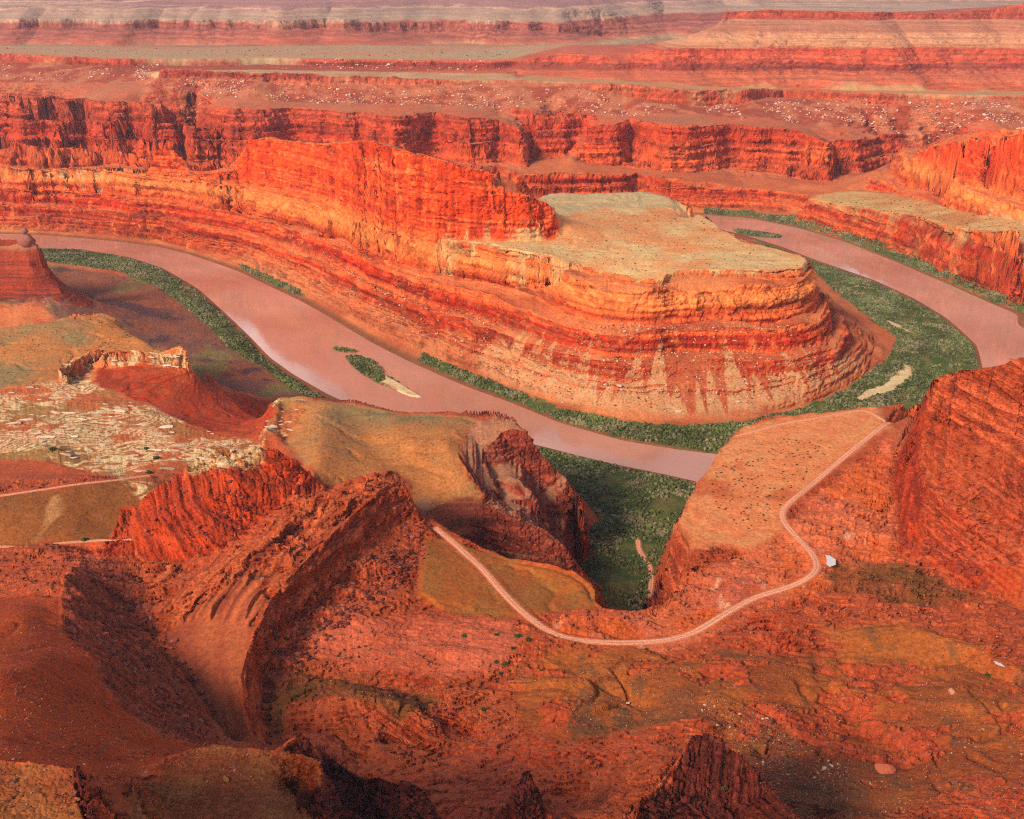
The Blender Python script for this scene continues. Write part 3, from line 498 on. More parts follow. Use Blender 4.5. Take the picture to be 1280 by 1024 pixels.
# ------------------------------------------------------------------ road level
def dense(w,step):
    w=np.array(w); d=np.r_[0,np.cumsum(np.hypot(*np.diff(w[:,:2],axis=0).T))]; n=max(int(d[-1]/step),2); s=np.linspace(0,d[-1],n)
    o=np.c_[np.interp(s,d,w[:,0]),np.interp(s,d,w[:,1])]
    k=np.ones(7)/7
    for i in range(3):
        p=np.pad(o,((3,3),(0,0)),mode='reflect',reflect_type='odd'); o=np.c_[np.convolve(p[:,0],k,'valid'),np.convolve(p[:,1],k,'valid')]
    return o
def pathline(px): return dense([hit(*p)[:2] for p in px],2.5)
ROADS=[('dirt_road',pathline(ROAD),2.7),
       ('dirt_track',pathline([(1106,526),(1080,512),(1040,520),(980,530),(920,546)]),1.6),
       ('footpath',pathline([(797,672),(799,690),(812,705),(815,725),(812,745)]),2.6),
       ('dirt_path',pathline([(-60,622),(0,620),(60,611),(130,600),(185,597)]),1.6),
       ('desert_trail',pathline([(-60,690),(0,684),(30,684),(80,679),(130,675),(165,668)]),1.8)]
RP=[]
for n,c,w in ROADS:
    z=height(c[:,0],c[:,1],False).astype(float)
    k=31; z=np.convolve(np.pad(z,k//2,mode='edge'),np.ones(k)/k,'valid'); RP.append(z)
def roadfit(x,y,h):
    """distance to, and level of, the nearest road"""
    D=np.full(x.shape,1e9,F32); Zr=np.zeros(x.shape,F32)
    for (n,c,w),z in zip(ROADS,RP):
        x0,x1=c[:,0].min()-20,c[:,0].max()+20; y0,y1=c[:,1].min()-20,c[:,1].max()+20
        idx=np.nonzero((x>x0)&(x<x1)&(y>y0)&(y<y1))[0]
        cell={}
        gx=((c[:,0])//12).astype(int); gy=((c[:,1])//12).astype(int)
        vx=(x[idx]//12).astype(int); vy=(y[idx]//12).astype(int); key=vx*100003+vy
        o=np.argsort(key,kind='stable'); ks=key[o]; u,st=np.unique(ks,return_index=True); st=np.r_[st,len(ks)]
        for j,kk in enumerate(u):
            ids=idx[o[st[j]:st[j+1]]]; cx,cy=vx[o[st[j]]],vy[o[st[j]]]
            m=(abs(gx-cx)<=1)&(abs(gy-cy)<=1)
            if not m.any(): continue
            dx=x[ids][:,None]-c[m,0][None]; dy=y[ids][:,None]-c[m,1][None]; d=np.hypot(dx,dy); a=d.argmin(1); dm=d[np.arange(len(ids)),a]-w
            b=dm<D[ids]; D[ids[b]]=dm[b]; Zr[ids[b]]=z[m][a][b]
    k=1-sstep(0.5,7,D)
    return h*(1-k)+Zr*k, D
# ------------------------------------------------------------------ grid: rows put where the relief shows
NC,NR=QC,QR
def halfw(y): return .60+.24*np.clip((900-y)/650,0,1)
s0=np.linspace(-1,1,401); yy=np.exp(np.linspace(math.log(215),math.log(8300),5000))
X0=(s0[:,None]*halfw(yy)[None])*yy[None]; Y0=np.broadcast_to(yy[None],X0.shape)
Hc=height(X0.ravel().astype(F32),Y0.ravel().astype(F32),False).reshape(X0.shape)
ang=(HC-Hc)/Y0; dep=np.arctan(ang); py=512+1280*np.tan(dep-PITCH)
run=np.minimum.accumulate(np.where(py>1150,1150,py),axis=1)          # nearest things hide what is behind
vis=(py<=run+1.5)
dpy=np.abs(np.diff(py,axis=1)); dens=dpy*(vis[:,1:]*1.0+.06)+.004+.06*np.diff(np.log(yy))[None]*100*.2
dens[py[:,1:]>1120]*=.15
dens=np.array([np.convolve(np.pad(d,5,mode='edge'),np.ones(11)/11,'valid') for d in dens])
dens=dens.T
for w in (3,3): 
    p=np.pad(dens,((0,0),(w,w)),mode='edge'); c=np.cumsum(np.pad(p,((0,0),(1,0))),axis=1); dens=(c[:,2*w+1:]-c[:,:-2*w-1])/(2*w+1)
dens=dens.T
cum=np.cumsum(np.pad(dens,((0,0),(1,0))),axis=1); cum/=cum[:,-1:]
rows=np.array([np.interp(np.linspace(0,1,NR),c,yy) for c in cum])      # 181 x NR
sc_=np.linspace(-1,1,NC); f=(sc_+1)/2*400; i0=np.minimum(f.astype(int),399); ff=(f-i0)[:,None]
RY=rows[i0]*(1-ff)+rows[i0+1]*ff                                     # NC x NR
RX=sc_[:,None]*halfw(RY)*RY
vx=RX.ravel().astype(F32); vy=RY.ravel().astype(F32)
vz=height(vx,vy); vz,RD=roadfit(vx,vy,vz)
print('relief',time.time()-T0,len(vx))
G3=np.stack([RX,RY,vz.reshape(NC,NR)],-1)
tu=np.gradient(G3,axis=0); tv=np.gradient(G3,axis=1); NN=np.cross(tu,tv); NN/=np.linalg.norm(NN,axis=-1,keepdims=True)+1e-9
# push the rock faces in and out along their normals: beds, joints and broken blocks
nn=NN*np.sign(NN[...,2:3]+1e-9); nx_,ny_,nz_=[nn[...,i].ravel().astype(F32) for i in range(3)]
crag=samp(REG['crag'],vx,vy); dw=samp(REG['darkwall'],vx,vy)
rk=(1-sstep(.72,.96,nz_))*(1-.85*samp(SOFT,vx,vy))*sstep(4,14,vz)*sstep(.5,6,RD); rk=np.maximum(rk,(.15-.1*samp(REG['purple'],vx,vy))*samp(ROUGH,vx,vy)*sstep(.5,6,RD)); rk=np.maximum(rk,np.maximum(2.0*crag,.42*dw)); rk=np.maximum(rk,.35*samp(REG['goldrock'],vx,vy))
rk=np.maximum(rk,samp(REG['fin'],vx,vy)*.85)
fc_=(-nx_*vx-ny_*vy+nz_*(HC-vz))/np.sqrt(vx**2+vy**2+(HC-vz)**2); rk=rk*(.15+.85*sstep(-.05,.12,fc_))
RKA=np.clip(rk+.25*(vy<900)*samp(ROUGH,vx,vy),0,1)
I=np.nonzero(rk>.02)[0]; X_,Y_,Z_=vx[I],vy[I],vz[I]; sc=np.clip(Y_/1150,.30,1.9).astype(F32); nr=(Y_<1080); tl=Z_+np.where(nr,.30*X_*(1-samp(REG['rightrock'],X_,Y_)),0)
wv=2.5*sc*vn3(X_/(14*sc),Y_/(14*sc),Z_/(14*sc),8)
f1,f2,cv=cells((X_+wv)/(9*sc),(Y_+wv)/(9*sc),(tl+wv*.5)/(6*sc),1); g1,g2,dv=cells((X_+wv)/(4*sc)+5,(Y_-wv)/(4*sc),tl/(2.6*sc),2)
d=3.4*(cv-.5)-2.6*np.clip(1-(f2-f1)*4.5,0,1)+1.5*(dv-.5)-1.1*np.clip(1-(g2-g1)*4,0,1)
bz=np.tanh(3.2*vn3(X_/(150*sc),Y_/(150*sc),tl/(4.6*sc),3)); rr_=samp(REG['rightrock'],X_,Y_); bf=np.clip(samp(REG['butte_face'],X_,Y_)+.7*rr_,0,1); d+=np.where(nr,2.6,3.4)*(1-.85*bf)*bz+2.5*bf*(fbm(X_/13.,Y_/13.,3,311,.6)*2)+(1.5-1.1*bf)*np.tanh(2.5*vn3(X_/(60*sc),Y_/(60*sc),tl/(1.9*sc),4))+2.2*fbm3(X_/(8*sc),Y_/(8*sc),tl/(7*sc),3,5,.6)
CVA=np.zeros(len(vx),F32); CVA[I]=((cv-.5)+.6*(dv-.5))*np.clip(rk[I],0,1)
d=(d*sc*rk[I]*np.where(nr,.95,np.where(Y_>3300,.45,.85))).astype(F32); vx[I]+=nx_[I]*d; vy[I]+=ny_[I]*d; vz[I]+=nz_[I]*d
G3=np.stack([vx.reshape(NC,NR),vy.reshape(NC,NR),vz.reshape(NC,NR)],-1)
tu=np.gradient(G3,axis=0); tv=np.gradient(G3,axis=1); NN=np.cross(tu,tv); NN/=np.linalg.norm(NN,axis=-1,keepdims=True)+1e-9
NZ=(.5*np.abs(NN[...,2]).ravel()+.5*nz_).astype(F32)
# ------------------------------------------------------------------ colours of rock and soil, with distance haze mixed into the far ones
def C(r,g,b):
    a=np.array([r,g,b])/255.; return np.where(a<.04045,a/12.92,((a+.055)/1.055)**2.4).astype(F32)
def mix(a,b,t):
    t=np.clip(t,0,1)[:,None]; return a*(1-t)+b*t
def flat(c,n): return np.broadcast_to(c,(n,3)).astype(F32)
def colours(x,y,z,nz):
    g0=lambda k:samp(REG[k],x,y)
    n=len(x); jx=(5*fbm(x/14,y/14,3,291)).astype(F32)*np.clip(y/900,.5,2); jy=(7*fbm(x/14,y/14,3,295)).astype(F32)*np.clip(y/900,.5,2); g=lambda k:samp(REG[k],x+jx,y+jy)
    n1=fbm(x/60,y/60,4,201); n2=fbm(x/12,y/12,4,211); n3=fbm(x/3.,y/3.,2,221); 
    nb=vn(z*.55+1.5*vn(x/50,y/50,231),x/260.,232); nb2=vn(z*1.6+2*vn(x/40,y/40,233),x/120.,234)
    steep=1-sstep(.62,.86,nz)
    # middle ground: the walls round the bend
    ks=[0,8,20,42,46,60,68,82,88,104,110,128,150,170,220,300,420,700]
    cs=[(150,86,60),(160,84,58),(176,70,44),(184,70,42),(168,48,26),(206,92,58),(176,46,22),(196,58,28),(212,98,60),(204,84,48),(226,112,62),(238,140,88),(232,122,74),(214,72,34),(222,76,34),(206,66,32),(190,70,44),(190,90,70)]
    cl=np.array([C(*c) for c in cs]); zz=z+3*n1+1.2*nb
    rock=np.stack([np.interp(zz,ks,cl[:,i]) for i in range(3)],-1).astype(F32)
    lay=vn3(x/160,y/160,z/1.5,236); ly2=vn3(x/220,y/220,z/3.2,237); rock*=(1+.25*nb+.22*lay)[:,None]; bfm=g0('butte_face'); rock=mix(rock,C(112,36,26),sstep(.15,.5,ly2+.3*n3)*.6*(1-.75*bfm)); vst=vn3(x/5.,y/5.,z/70.,244)+.6*vn3(x/14.,y/14.,z/90.,245); rock=mix(rock,C(244,112,54),bfm*sstep(.2,.7,vst)*.6); rock=mix(rock,C(130,40,28),bfm*sstep(.3,.8,-vst)*.55); rock=mix(rock,C(238,128,78),sstep(.25,.6,-ly2+.3*lay)*.5)
    vs=vn3(x/6.,y/6.,z/26.,241); rock=mix(rock,rock*F32(.55)+C(90,30,24)*F32(.2),sstep(.3,.8,vs)*steep*.35)
    rock=mix(rock,C(236,140,90),sstep(.3,.8,vn3(x/7.,y/7.,z/18.,242)*.7+.6*vn3(x/23.,y/23.,z/30.,243))*steep*.5)
    dust=mix(flat(C(196,118,84),n),C(176,92,66),.5+n1*1.5)
    col=mix(dust,rock,steep*.85+.12)
    # far side
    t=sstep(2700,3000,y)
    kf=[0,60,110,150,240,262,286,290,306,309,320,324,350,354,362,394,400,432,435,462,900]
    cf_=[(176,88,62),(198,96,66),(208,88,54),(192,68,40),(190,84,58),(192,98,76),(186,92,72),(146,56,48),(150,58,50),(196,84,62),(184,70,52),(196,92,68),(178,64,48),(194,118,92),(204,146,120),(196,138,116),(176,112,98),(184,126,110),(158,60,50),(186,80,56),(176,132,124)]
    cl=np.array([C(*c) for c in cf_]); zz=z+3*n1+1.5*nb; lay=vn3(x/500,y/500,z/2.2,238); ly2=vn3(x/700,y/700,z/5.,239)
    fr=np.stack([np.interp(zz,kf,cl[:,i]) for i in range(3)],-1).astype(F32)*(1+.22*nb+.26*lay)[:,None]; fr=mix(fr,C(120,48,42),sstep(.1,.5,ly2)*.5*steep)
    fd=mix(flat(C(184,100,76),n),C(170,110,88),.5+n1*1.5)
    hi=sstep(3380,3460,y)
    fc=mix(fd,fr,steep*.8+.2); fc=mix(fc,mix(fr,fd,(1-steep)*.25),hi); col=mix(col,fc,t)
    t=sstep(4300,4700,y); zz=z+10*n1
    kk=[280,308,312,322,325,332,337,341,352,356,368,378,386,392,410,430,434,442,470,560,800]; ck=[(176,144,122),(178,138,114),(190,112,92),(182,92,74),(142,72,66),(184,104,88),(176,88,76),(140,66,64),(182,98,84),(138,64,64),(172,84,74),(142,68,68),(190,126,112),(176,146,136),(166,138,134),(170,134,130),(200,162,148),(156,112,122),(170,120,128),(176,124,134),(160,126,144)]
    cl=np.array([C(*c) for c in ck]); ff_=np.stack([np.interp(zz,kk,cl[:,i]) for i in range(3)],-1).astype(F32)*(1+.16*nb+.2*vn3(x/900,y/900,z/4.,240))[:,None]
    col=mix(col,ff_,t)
    # near ground: deep red beds tilted to the left
    near=1-sstep(1080,1160,y); q=z+.30*x
    q=q-.30*x*g0('rightrock'); b1=vn(q*.35+1.2*vn(x/30,y/30,251),x/200.,252); b2=vn(q*1.3+1.5*vn(x/16,y/16,253),x/70.,254)
    nr=mix(flat(C(176,74,44),n),C(208,104,72),.5+1.1*b1); nr=mix(nr,C(112,40,36),sstep(.1,.7,b2)*.6)
    nr=mix(nr,C(186,62,26),sstep(0,.6,n1)*.5)
    ns=mix(flat(C(190,94,60),n),C(166,78,54),.5+n2); ns=mix(ns,C(196,96,74),sstep(.1,.5,n1)*.6)
    nc_=mix(ns,nr,(1-sstep(.72,.93,nz))*.9+.1)
    col=mix(col,nc_,near)
    # places
    def put(k,a,b,t,amt=1.): 
        nonlocal col
        m=g(k)*amt; col=mix(col,mix(flat(C(*a),n),C(*b),t),m)
    fl=sstep(.7,.9,nz)
    put('pen_top',(198,160,126),(204,134,96),.5+1.4*n1,1); put('grey_knolls',(176,152,130),(180,146,118),.5+n1)
    put('neck',(172,152,130),(186,146,116),.4+n1)
    put('r_bench',(192,152,116),(182,124,88),.5+1.5*n1)
    put('plain',(172,142,118),(186,128,104),.5+1.6*fbm(x/300,y/120,3,261)); put('plain2',(196,150,122),(176,130,104),.5+n1); put('mesa_foot',(198,128,98),(172,138,108),.5+n1)
    pm=g('purple')*sstep(.78,.9,nz); col=mix(col,mix(flat(C(128,84,80),n),C(148,86,68),.5+1.4*n1+.5*n2),pm)
    m=pm; col=mix(col,C(84,58,72),m*sstep(.12,.4,fbm(x/60,y/40,4,262)+.25*n2)*.8); col=mix(col,C(128,120,72),m*sstep(.15,.45,fbm(x/70,y/70,3,263))*.6)
    put('red_apron',(190,66,34),(170,78,50),.5+n2+n1); m=g('red_apron'); col=mix(col,col*F32(.7),m*sstep(.1,.5,vn(z*1.2,x/90,264)))
    put('tan',(186,118,76),(158,114,84),.45+1.5*n1+.4*n2); put('tan',(136,110,80),(150,116,86),.5+n2,.0)
    m=g('tan'); col=mix(col,C(134,116,90),m*sstep(.15,.5,fbm(x/45,y/45,4,265)+.2*n3)*.75)
    put('olive',(160,94,54),(136,84,52),.5+1.5*n1); m=g('olive'); col=mix(col,C(196,140,104),m*sstep(.3,.5,fbm(x/20,y/60,3,266))*.7)
    put('mound',(178,98,50),(160,100,54),.5+1.5*n2)
    put('bench',(222,144,104),(210,124,88),.5+1.5*n2); m=g('bench'); col=mix(col,C(186,84,52),m*sstep(.25,.45,n1)*.6)
    put('pink',(208,112,82),(192,100,82),.5+1.6*n1); m=g('pink'); col=mix(col,C(206,98,52),m*sstep(.05,.35,fbm(x/34,y/34,3,267))*.8); col=mix(col,C(226,170,150),m*.6*sstep(.47,.6,fbm(x/18,y/40,4,268)))
    put('pinkbowl',(202,104,82),(186,88,66),.5+1.6*n1)
    put('basin',(174,96,50),(158,80,44),.5+1.6*n1); m=g('basin'); col=mix(col,C(184,80,56),m*sstep(.10,.2,fbm(x/30,y/22,5,269,.6))*.8); col=mix(col,C(112,82,62),m*sstep(.2,.34,fbm(x/26,y/60,5,270,.6))*.6)
    put('debris',(118,80,62),(140,76,50),.5+2*n2,.6)
    put('greentint',(112,84,46),(140,80,50),.5+1.5*n2,.75)
    put('orslope',(178,76,30),(160,64,28),.5+1.5*n2)
    put('bowl',(162,78,58),(178,94,66),.5+1.5*n1+.5*b1); put('darkwall',(152,76,62),(168,76,52),.5+1.5*b2+n2)
    put('goldrock',(168,100,62),(150,78,50),.5+1.8*n2+.3*n3); m=g('goldrock'); col=mix(col,C(160,60,24),m*(1-sstep(.5,.75,nz))*.8)
    put('rightrock',(190,70,36),(156,56,38),.5+1.4*b1+.8*n2); m=g('rightrock'); col=mix(col,C(206,104,54),m*sstep(.84,.95,nz)*.6)
    put('fin',(206,76,36),(158,54,32),.5+n2+b1,.8)
    m=g('hoodoo'); col=mix(col,mix(flat(C(150,58,40),n),C(116,48,42),.5+1.6*nb+.9*nb2),m*.92); col=mix(col,C(178,120,100),m*sstep(140,152,z)*.7)
    m=g('prom'); col=mix(col,mix(flat(C(164,78,64),n),C(126,60,56),.5+1.4*nb+nb2),m*.85); col=mix(col,C(186,138,116),m*sstep(.78,.92,nz)*.6)
    m=g0('slab'); e=E2W; Is=np.nonzero(m>.02)[0]
    if len(Is):
        dd=np.full(len(Is),1e9,F32); ux,uy=x[Is]+3*vn(x[Is]/18.,y[Is]/18.,111),y[Is]+3*vn(x[Is]/18.,y[Is]/18.,112)
        for A_,B_ in zip(e[:-1],e[1:]):
            ax,ay=B_[0]-A_[0],B_[1]-A_[1]; t=np.clip(((ux-A_[0])*ax+(uy-A_[1])*ay)/(ax*ax+ay*ay),0,1); dd=np.minimum(dd,np.hypot(ux-A_[0]-t*ax,uy-A_[1]-t*ay))
        bd=vn(dd/5.5+.6*vn(ux/20.,uy/20.,246),ux/400.,247)+.5*vn(dd/1.8,ux/200.,248)
        cc_=col[Is]; cc_=mix(cc_,C(204,110,72),m[Is]*sstep(.1,.6,bd)*.7); cc_=mix(cc_,C(112,46,36),m[Is]*sstep(.15,.6,-bd)*.65); col[Is]=cc_
    th=np.arctan2(x-300,1900-y)*480; cone=np.zeros(n,F32)
    for wd,sd in ((46.,1),(31.,2),(19.,3)):
        for o in (0,.5):
            ci=np.floor(th/wd+o); hr=np.random.default_rng(sd*10+int(o*2)).random(512).astype(F32); k=ci.astype(int)&511
            top=(12+78*hr[k]**1.6)*(wd/46)**.5; off=((hr[(k+7)&511]-.5)*.5+.5-o+ci)*wd
            cone=np.maximum(cone,sstep(-2,5,(top-z)-np.abs(th-off)*(2.1*top/wd)*.9+3*n2))
    m=g('talus')*cone*(1-.7*(1-sstep(.55,.75,nz))); col=mix(col,mix(flat(C(200,150,120),n),C(188,126,96),.5+n2),m*.95)
    m=g('talus2')*cone; col=mix(col,C(186,124,96),m*.5)
    bb=fbm(x/95.,y/40.,4,277,.5)*9; fb=bb-np.floor(bb); wl=sstep(.30,.42,fb)*(1-sstep(.93,1,fb)); ck_=np.abs(fbm(x/9.,y/7.,2,275)); wl=wl*(.55+.45*sstep(.01,.05,ck_))*sstep(-.12,.05,fbm(x/60.,y/36.,4,276,.6))
    m=g('white'); col=mix(col,mix(flat(C(186,100,66),n),C(160,120,80),.5+2*n1),m*.9); col=mix(col,mix(flat(C(222,190,160),n),C(204,160,134),.5+n2),m*wl)
    m=g('boulders_l'); col=mix(col,mix(flat(C(156,68,50),n),C(186,112,88),.4+2.2*fbm(x/40,y/40,4,281)),m*.9)
    dg=m*0; m=g('green')*(1-sstep(9,20,z)*(y>1300))*sstep(.55,.8,nz); col=mix(col,mix(flat(C(74,92,50),n),C(112,100,64),.5+1.5*n2),sstep(.3,.7,m+.25*n2))
    col=mix(col,C(206,176,150),g('sand')); lowb=(1-sstep(1.2,4.5,z))*(1-g('sand'))*(1-near*0); col=mix(col,C(128,84,66),lowb*.8*(1-sstep(.5,.9,m)))
    m=g('crag'); col=mix(col,mix(flat(C(124,52,42),n),C(96,44,42),.5+n2+b2),m)
    col=col*(1+.14*n2+.10*n3)[:,None]
    fa=(.22*sstep(3300,4600,y)+.08*sstep(2600,3300,y))[:,None]; col=col*(1-fa)+C(150,112,116)*fa  # painted haze: colours fade to muted mauve with distance from the camera
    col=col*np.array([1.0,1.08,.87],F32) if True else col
    col=np.clip(col,.002,1)**1.14*1.12; col=col*(1-.12*near)[:,None]
    return np.clip(col,.004,.9)
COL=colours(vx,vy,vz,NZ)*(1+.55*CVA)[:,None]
rd=1-sstep(-.3,1.2,RD); COL=mix(COL,C(228,140,104),rd*.9)
print('colours',time.time()-T0)
# ------------------------------------------------------------------ materials
def material(name,attr=True,col=(.5,.2,.1),rough=.92,bump=.5,scale=.35,var=.35):
    m=bpy.data.materials.new(name); m.use_nodes=True; nt=m.node_tree; N=nt.nodes; K=nt.links; b=N['Principled BSDF']
    b.inputs['Roughness'].default_value=rough; b.inputs['Specular IOR Level'].default_value=.15
    geo=N.new('ShaderNodeNewGeometry')
    n=N.new('ShaderNodeTexNoise'); n.inputs['Scale'].default_value=scale; n.inputs['Detail'].default_value=8; n.inputs['Roughness'].default_value=.65; K.new(geo.outputs['Position'],n.inputs['Vector'])
    r=N.new('ShaderNodeMapRange'); r.inputs['From Min'].default_value=.3; r.inputs['From Max'].default_value=.7; r.inputs['To Min'].default_value=1-var; r.inputs['To Max'].default_value=1+var; K.new(n.outputs['Fac'],r.inputs['Value'])
    v=N.new('ShaderNodeVectorMath'); v.operation='SCALE'
    if attr:
        a=N.new('ShaderNodeAttribute'); a.attribute_name='rock_colour'; K.new(a.outputs['Color'],v.inputs[0])
    else: v.inputs[0].default_value=col
    K.new(r.outputs['Result'],v.inputs['Scale']); K.new(v.outputs[0],b.inputs['Base Color'])
    if bump:
        mp=N.new('ShaderNodeMapping'); mp.inputs['Scale'].default_value=(1,1,2.2); K.new(geo.outputs['Position'],mp.inputs['Vector'])
        n2=N.new('ShaderNodeTexNoise'); n2.inputs['Scale'].default_value=scale*.45; n2.inputs['Detail'].default_value=9; n2.inputs['Roughness'].default_value=.68; K.new(mp.outputs[0],n2.inputs['Vector'])
        ad=N.new('ShaderNodeVectorMath'); ad.operation='MULTIPLY_ADD'; ad.inputs[1].default_value=(2.5/scale*.35,)*3; K.new(n2.outputs['Color'],ad.inputs[0]); K.new(mp.outputs[0],ad.inputs[2])
        vo=N.new('ShaderNodeTexVoronoi'); vo.feature='DISTANCE_TO_EDGE'; vo.inputs['Scale'].default_value=scale*.7; K.new(ad.outputs[0],vo.inputs['Vector'])
        mr=N.new('ShaderNodeMapRange'); mr.inputs['From Max'].default_value=.12; K.new(vo.outputs['Distance'],mr.inputs['Value'])
        mu=N.new('ShaderNodeMath'); mu.operation='MULTIPLY_ADD'; mu.inputs[1].default_value=.13; K.new(mr.outputs[0],mu.inputs[0]); K.new(n2.outputs['Fac'],mu.inputs[2])
        bp=N.new('ShaderNodeBump'); bp.inputs['Strength'].default_value=bump; bp.inputs['Distance'].default_value=1.0/scale; K.new(mu.outputs[0],bp.inputs['Height']); K.new(bp.outputs[0],b.inputs['Normal'])
        if attr: K.new(a.outputs['Alpha'],bp.inputs['Strength'])
    return m
MROCK=material('sandstone')
SC=bpy.context.scene
def tag(o,label=None,cat=None,group=None,kind=None):
    for k,v in (('label',label),('category',cat),('group',group),('kind',kind)):
        if v: o[k]=v
    return o
def mesh(name,v,f,mat,cols=None,smooth=True,parent=None,alpha=None):
    """f: (n,3) or (n,4) array"""
    me=bpy.data.meshes.new(name); v=np.asarray(v,F32); f=np.asarray(f,np.int32); k=f.shape[1]
    me.vertices.add(len(v)); me.vertices.foreach_set('co',v.ravel()); me.loops.add(f.size); me.loops.foreach_set('vertex_index',f.ravel())
    me.polygons.add(len(f)); me.polygons.foreach_set('loop_start',np.arange(0,f.size,k,dtype=np.int32))
    me.polygons.foreach_set('use_smooth',np.full(len(f),smooth))
    me.update(calc_edges=True)
    if cols is not None:
        a=me.attributes.new('rock_colour','FLOAT_COLOR','POINT'); a.data.foreach_set('color',np.c_[cols,np.ones(len(cols)) if alpha is None else alpha].astype(F32).ravel())
    me.materials.append(mat)
    o=bpy.data.objects.new(name,me); SC.collection.objects.link(o)
    if parent: o.parent=parent
    return o
# ------------------------------------------------------------------ cut the relief into landforms
ii,jj=np.meshgrid(np.arange(NC-1),np.arange(NR-1),indexing='ij'); a=(ii*NR+jj).ravel()
FACE=np.stack([a,a+NR,a+NR+1,a+1],1)
cx=vx[FACE].mean(1); cy=vy[FACE].mean(1); fz=vz[FACE].mean(1)
own=np.zeros(len(FACE),np.int16)
for i,(n,label,cat,mask) in enumerate(LANDFORMS(),1):
    own[(samp(mask,cx,cy)>.5)&(own==0)]=i
LF=LANDFORMS()
def piece(sel,name):
    f=FACE[sel]; u,inv=np.unique(f,return_inverse=True)
    return mesh(name,np.stack([vx[u],vy[u],vz[u]],1),inv.reshape(f.shape),MROCK,COL[u],smooth=SMOOTH,alpha=.35+.65*RKA[u])
SUBS=[('peninsula','flat_top',lambda I:samp(REG['pen_top'],cx[I],cy[I])>.5),('peninsula','cliff_band',lambda I:(fz[I]>104)&(samp(SL,cx[I],cy[I])>.55)),('mesa','cap_rock',lambda I:(fz[I]>437)&(cy[I]<4050)),
 ('mesa','red_ledge',lambda I:(fz[I]>288)&(fz[I]<352)&(cy[I]<3900)),('river_island','sand_bar',lambda I:samp(REG['sand'],cx[I],cy[I])>.5),('hoodoo_outcrop','cap_rock',lambda I:fz[I]>140)]
g=piece(own==0,'ground'); tag(g,'red canyon ground of benches, slopes and flood plains','ground',kind='structure')
for i,(n,label,cat,mask) in enumerate(LF,1):
    if not (own==i).sum(): continue
    mine=own==i; kids=[]
    for pn,cn,fn in SUBS:
        if pn==n:
            I=np.nonzero(mine)[0]; J=I[fn(I)]
            if len(J)>30: b=np.zeros(len(own),bool); b[J]=True; kids.append(piece(b,cn)); mine=mine&~b
    o=tag(piece(mine,n),label,cat)
    for k in kids: k.parent=o
print('meshes',time.time()-T0)
# ------------------------------------------------------------------ loose things: boulders, shrubs, brush
def ground(x,y):
    x=np.atleast_1d(np.asarray(x,F32)); y=np.atleast_1d(np.asarray(y,F32)); z=height(x,y); z,_=roadfit(x,y,z); return z
def ico(n):
    import bmesh
    b=bmesh.new(); bmesh.ops.create_icosphere(b,subdivisions=n,radius=1); b.verts.ensure_lookup_table()
    v=np.array([q.co[:] for q in b.verts],F32); f=np.array([[q.index for q in g.verts] for g in b.faces],np.int32); b.free(); return v,f
def rockshape(seed,flatness=.7,n=2):
    r=np.random.default_rng(seed); v,f=ico(n); v=v.copy()
    for i in range(9):
        d=r.normal(size=3); d/=np.linalg.norm(d); h=r.uniform(.45,.8); k=v@d; m=k>h; v[m]-=np.outer(k[m]-h,d)
    v*=np.array([1.15,.85,flatness]); v+=r.normal(size=v.shape)*.025
    return v.astype(F32),f
def merged(name,shapes,P,S,R,cols,mat,sink=.25,smooth=False,jit=0.,parts=None):
    """many small pieces as one mesh; P (n,3), S (n,3) sizes, R headings, cols (n,3)"""
    Vs,Fs,Cs=[],[],[]; off=0; r=np.random.default_rng(11); which=r.integers(0,len(shapes),len(P))
    for k,(v,f) in enumerate(shapes):
        I=np.nonzero(which==k)[0]
        if not len(I): continue
        c,s=np.cos(R[I])[:,None],np.sin(R[I])[:,None]
        a=v[None]*S[I][:,None]; x=a[...,0]*c-a[...,1]*s; y=a[...,0]*s+a[...,1]*c; z=a[...,2]
        A=np.stack([x,y,z],-1)+P[I][:,None]
        Vs.append(A.reshape(-1,3)); Fs.append((f[None]+(np.arange(len(I))*len(v))[:,None,None]+off).reshape(-1,f.shape[1])); off+=len(I)*len(v)
        q=np.repeat(cols[I],len(v),0)
        if jit: q=q*(1+jit*(r.random((len(q),1))-.5)*2)
        Cs.append(q)
    return mesh(name,np.concatenate(Vs),np.concatenate(Fs),mat,np.concatenate(Cs).astype(F32),smooth)
MST=material('boulder_rock',True,rough=.9,bump=.3,scale=1.2,var=.2)
def inpoly(pts,n,seed):
    """n random spots on the ground inside the traced outline (thrown as seen from the view point, so spread evenly over the visible ground)"""
    r=np.random.default_rng(seed); p=np.array(pts,float); o=[]
    while len(o)<n:
        a=r.uniform(p[:,0].min(),p[:,0].max()); b=r.uniform(p[:,1].min(),p[:,1].max()); q=np.roll(p,-1,0)
        t=(p[:,1]>b)!=(q[:,1]>b)
        if (a<(q[:,0]-p[:,0])*(b-p[:,1])/(q[:,1]-p[:,1]+1e-12)+p[:,0])[t].sum()%2: o.append((a,b))
    return o
SH=[rockshape(s) for s in range(5)]+[rockshape(9,.45),rockshape(10,1.0)]
tmpl=[]
for s,(v,f) in enumerate(SH):
    me=mesh('boulder',v,f,MST,np.broadcast_to(C(1,1,1),(len(v),3)),False); tmpl.append(me.data); bpy.data.objects.remove(me)
def tinted(me,c):
    m=me.copy(); a=m.attributes['rock_colour']; n=len(m.vertices); a.data.foreach_set('color',np.tile(np.r_[c,1].astype(F32),n)); return m
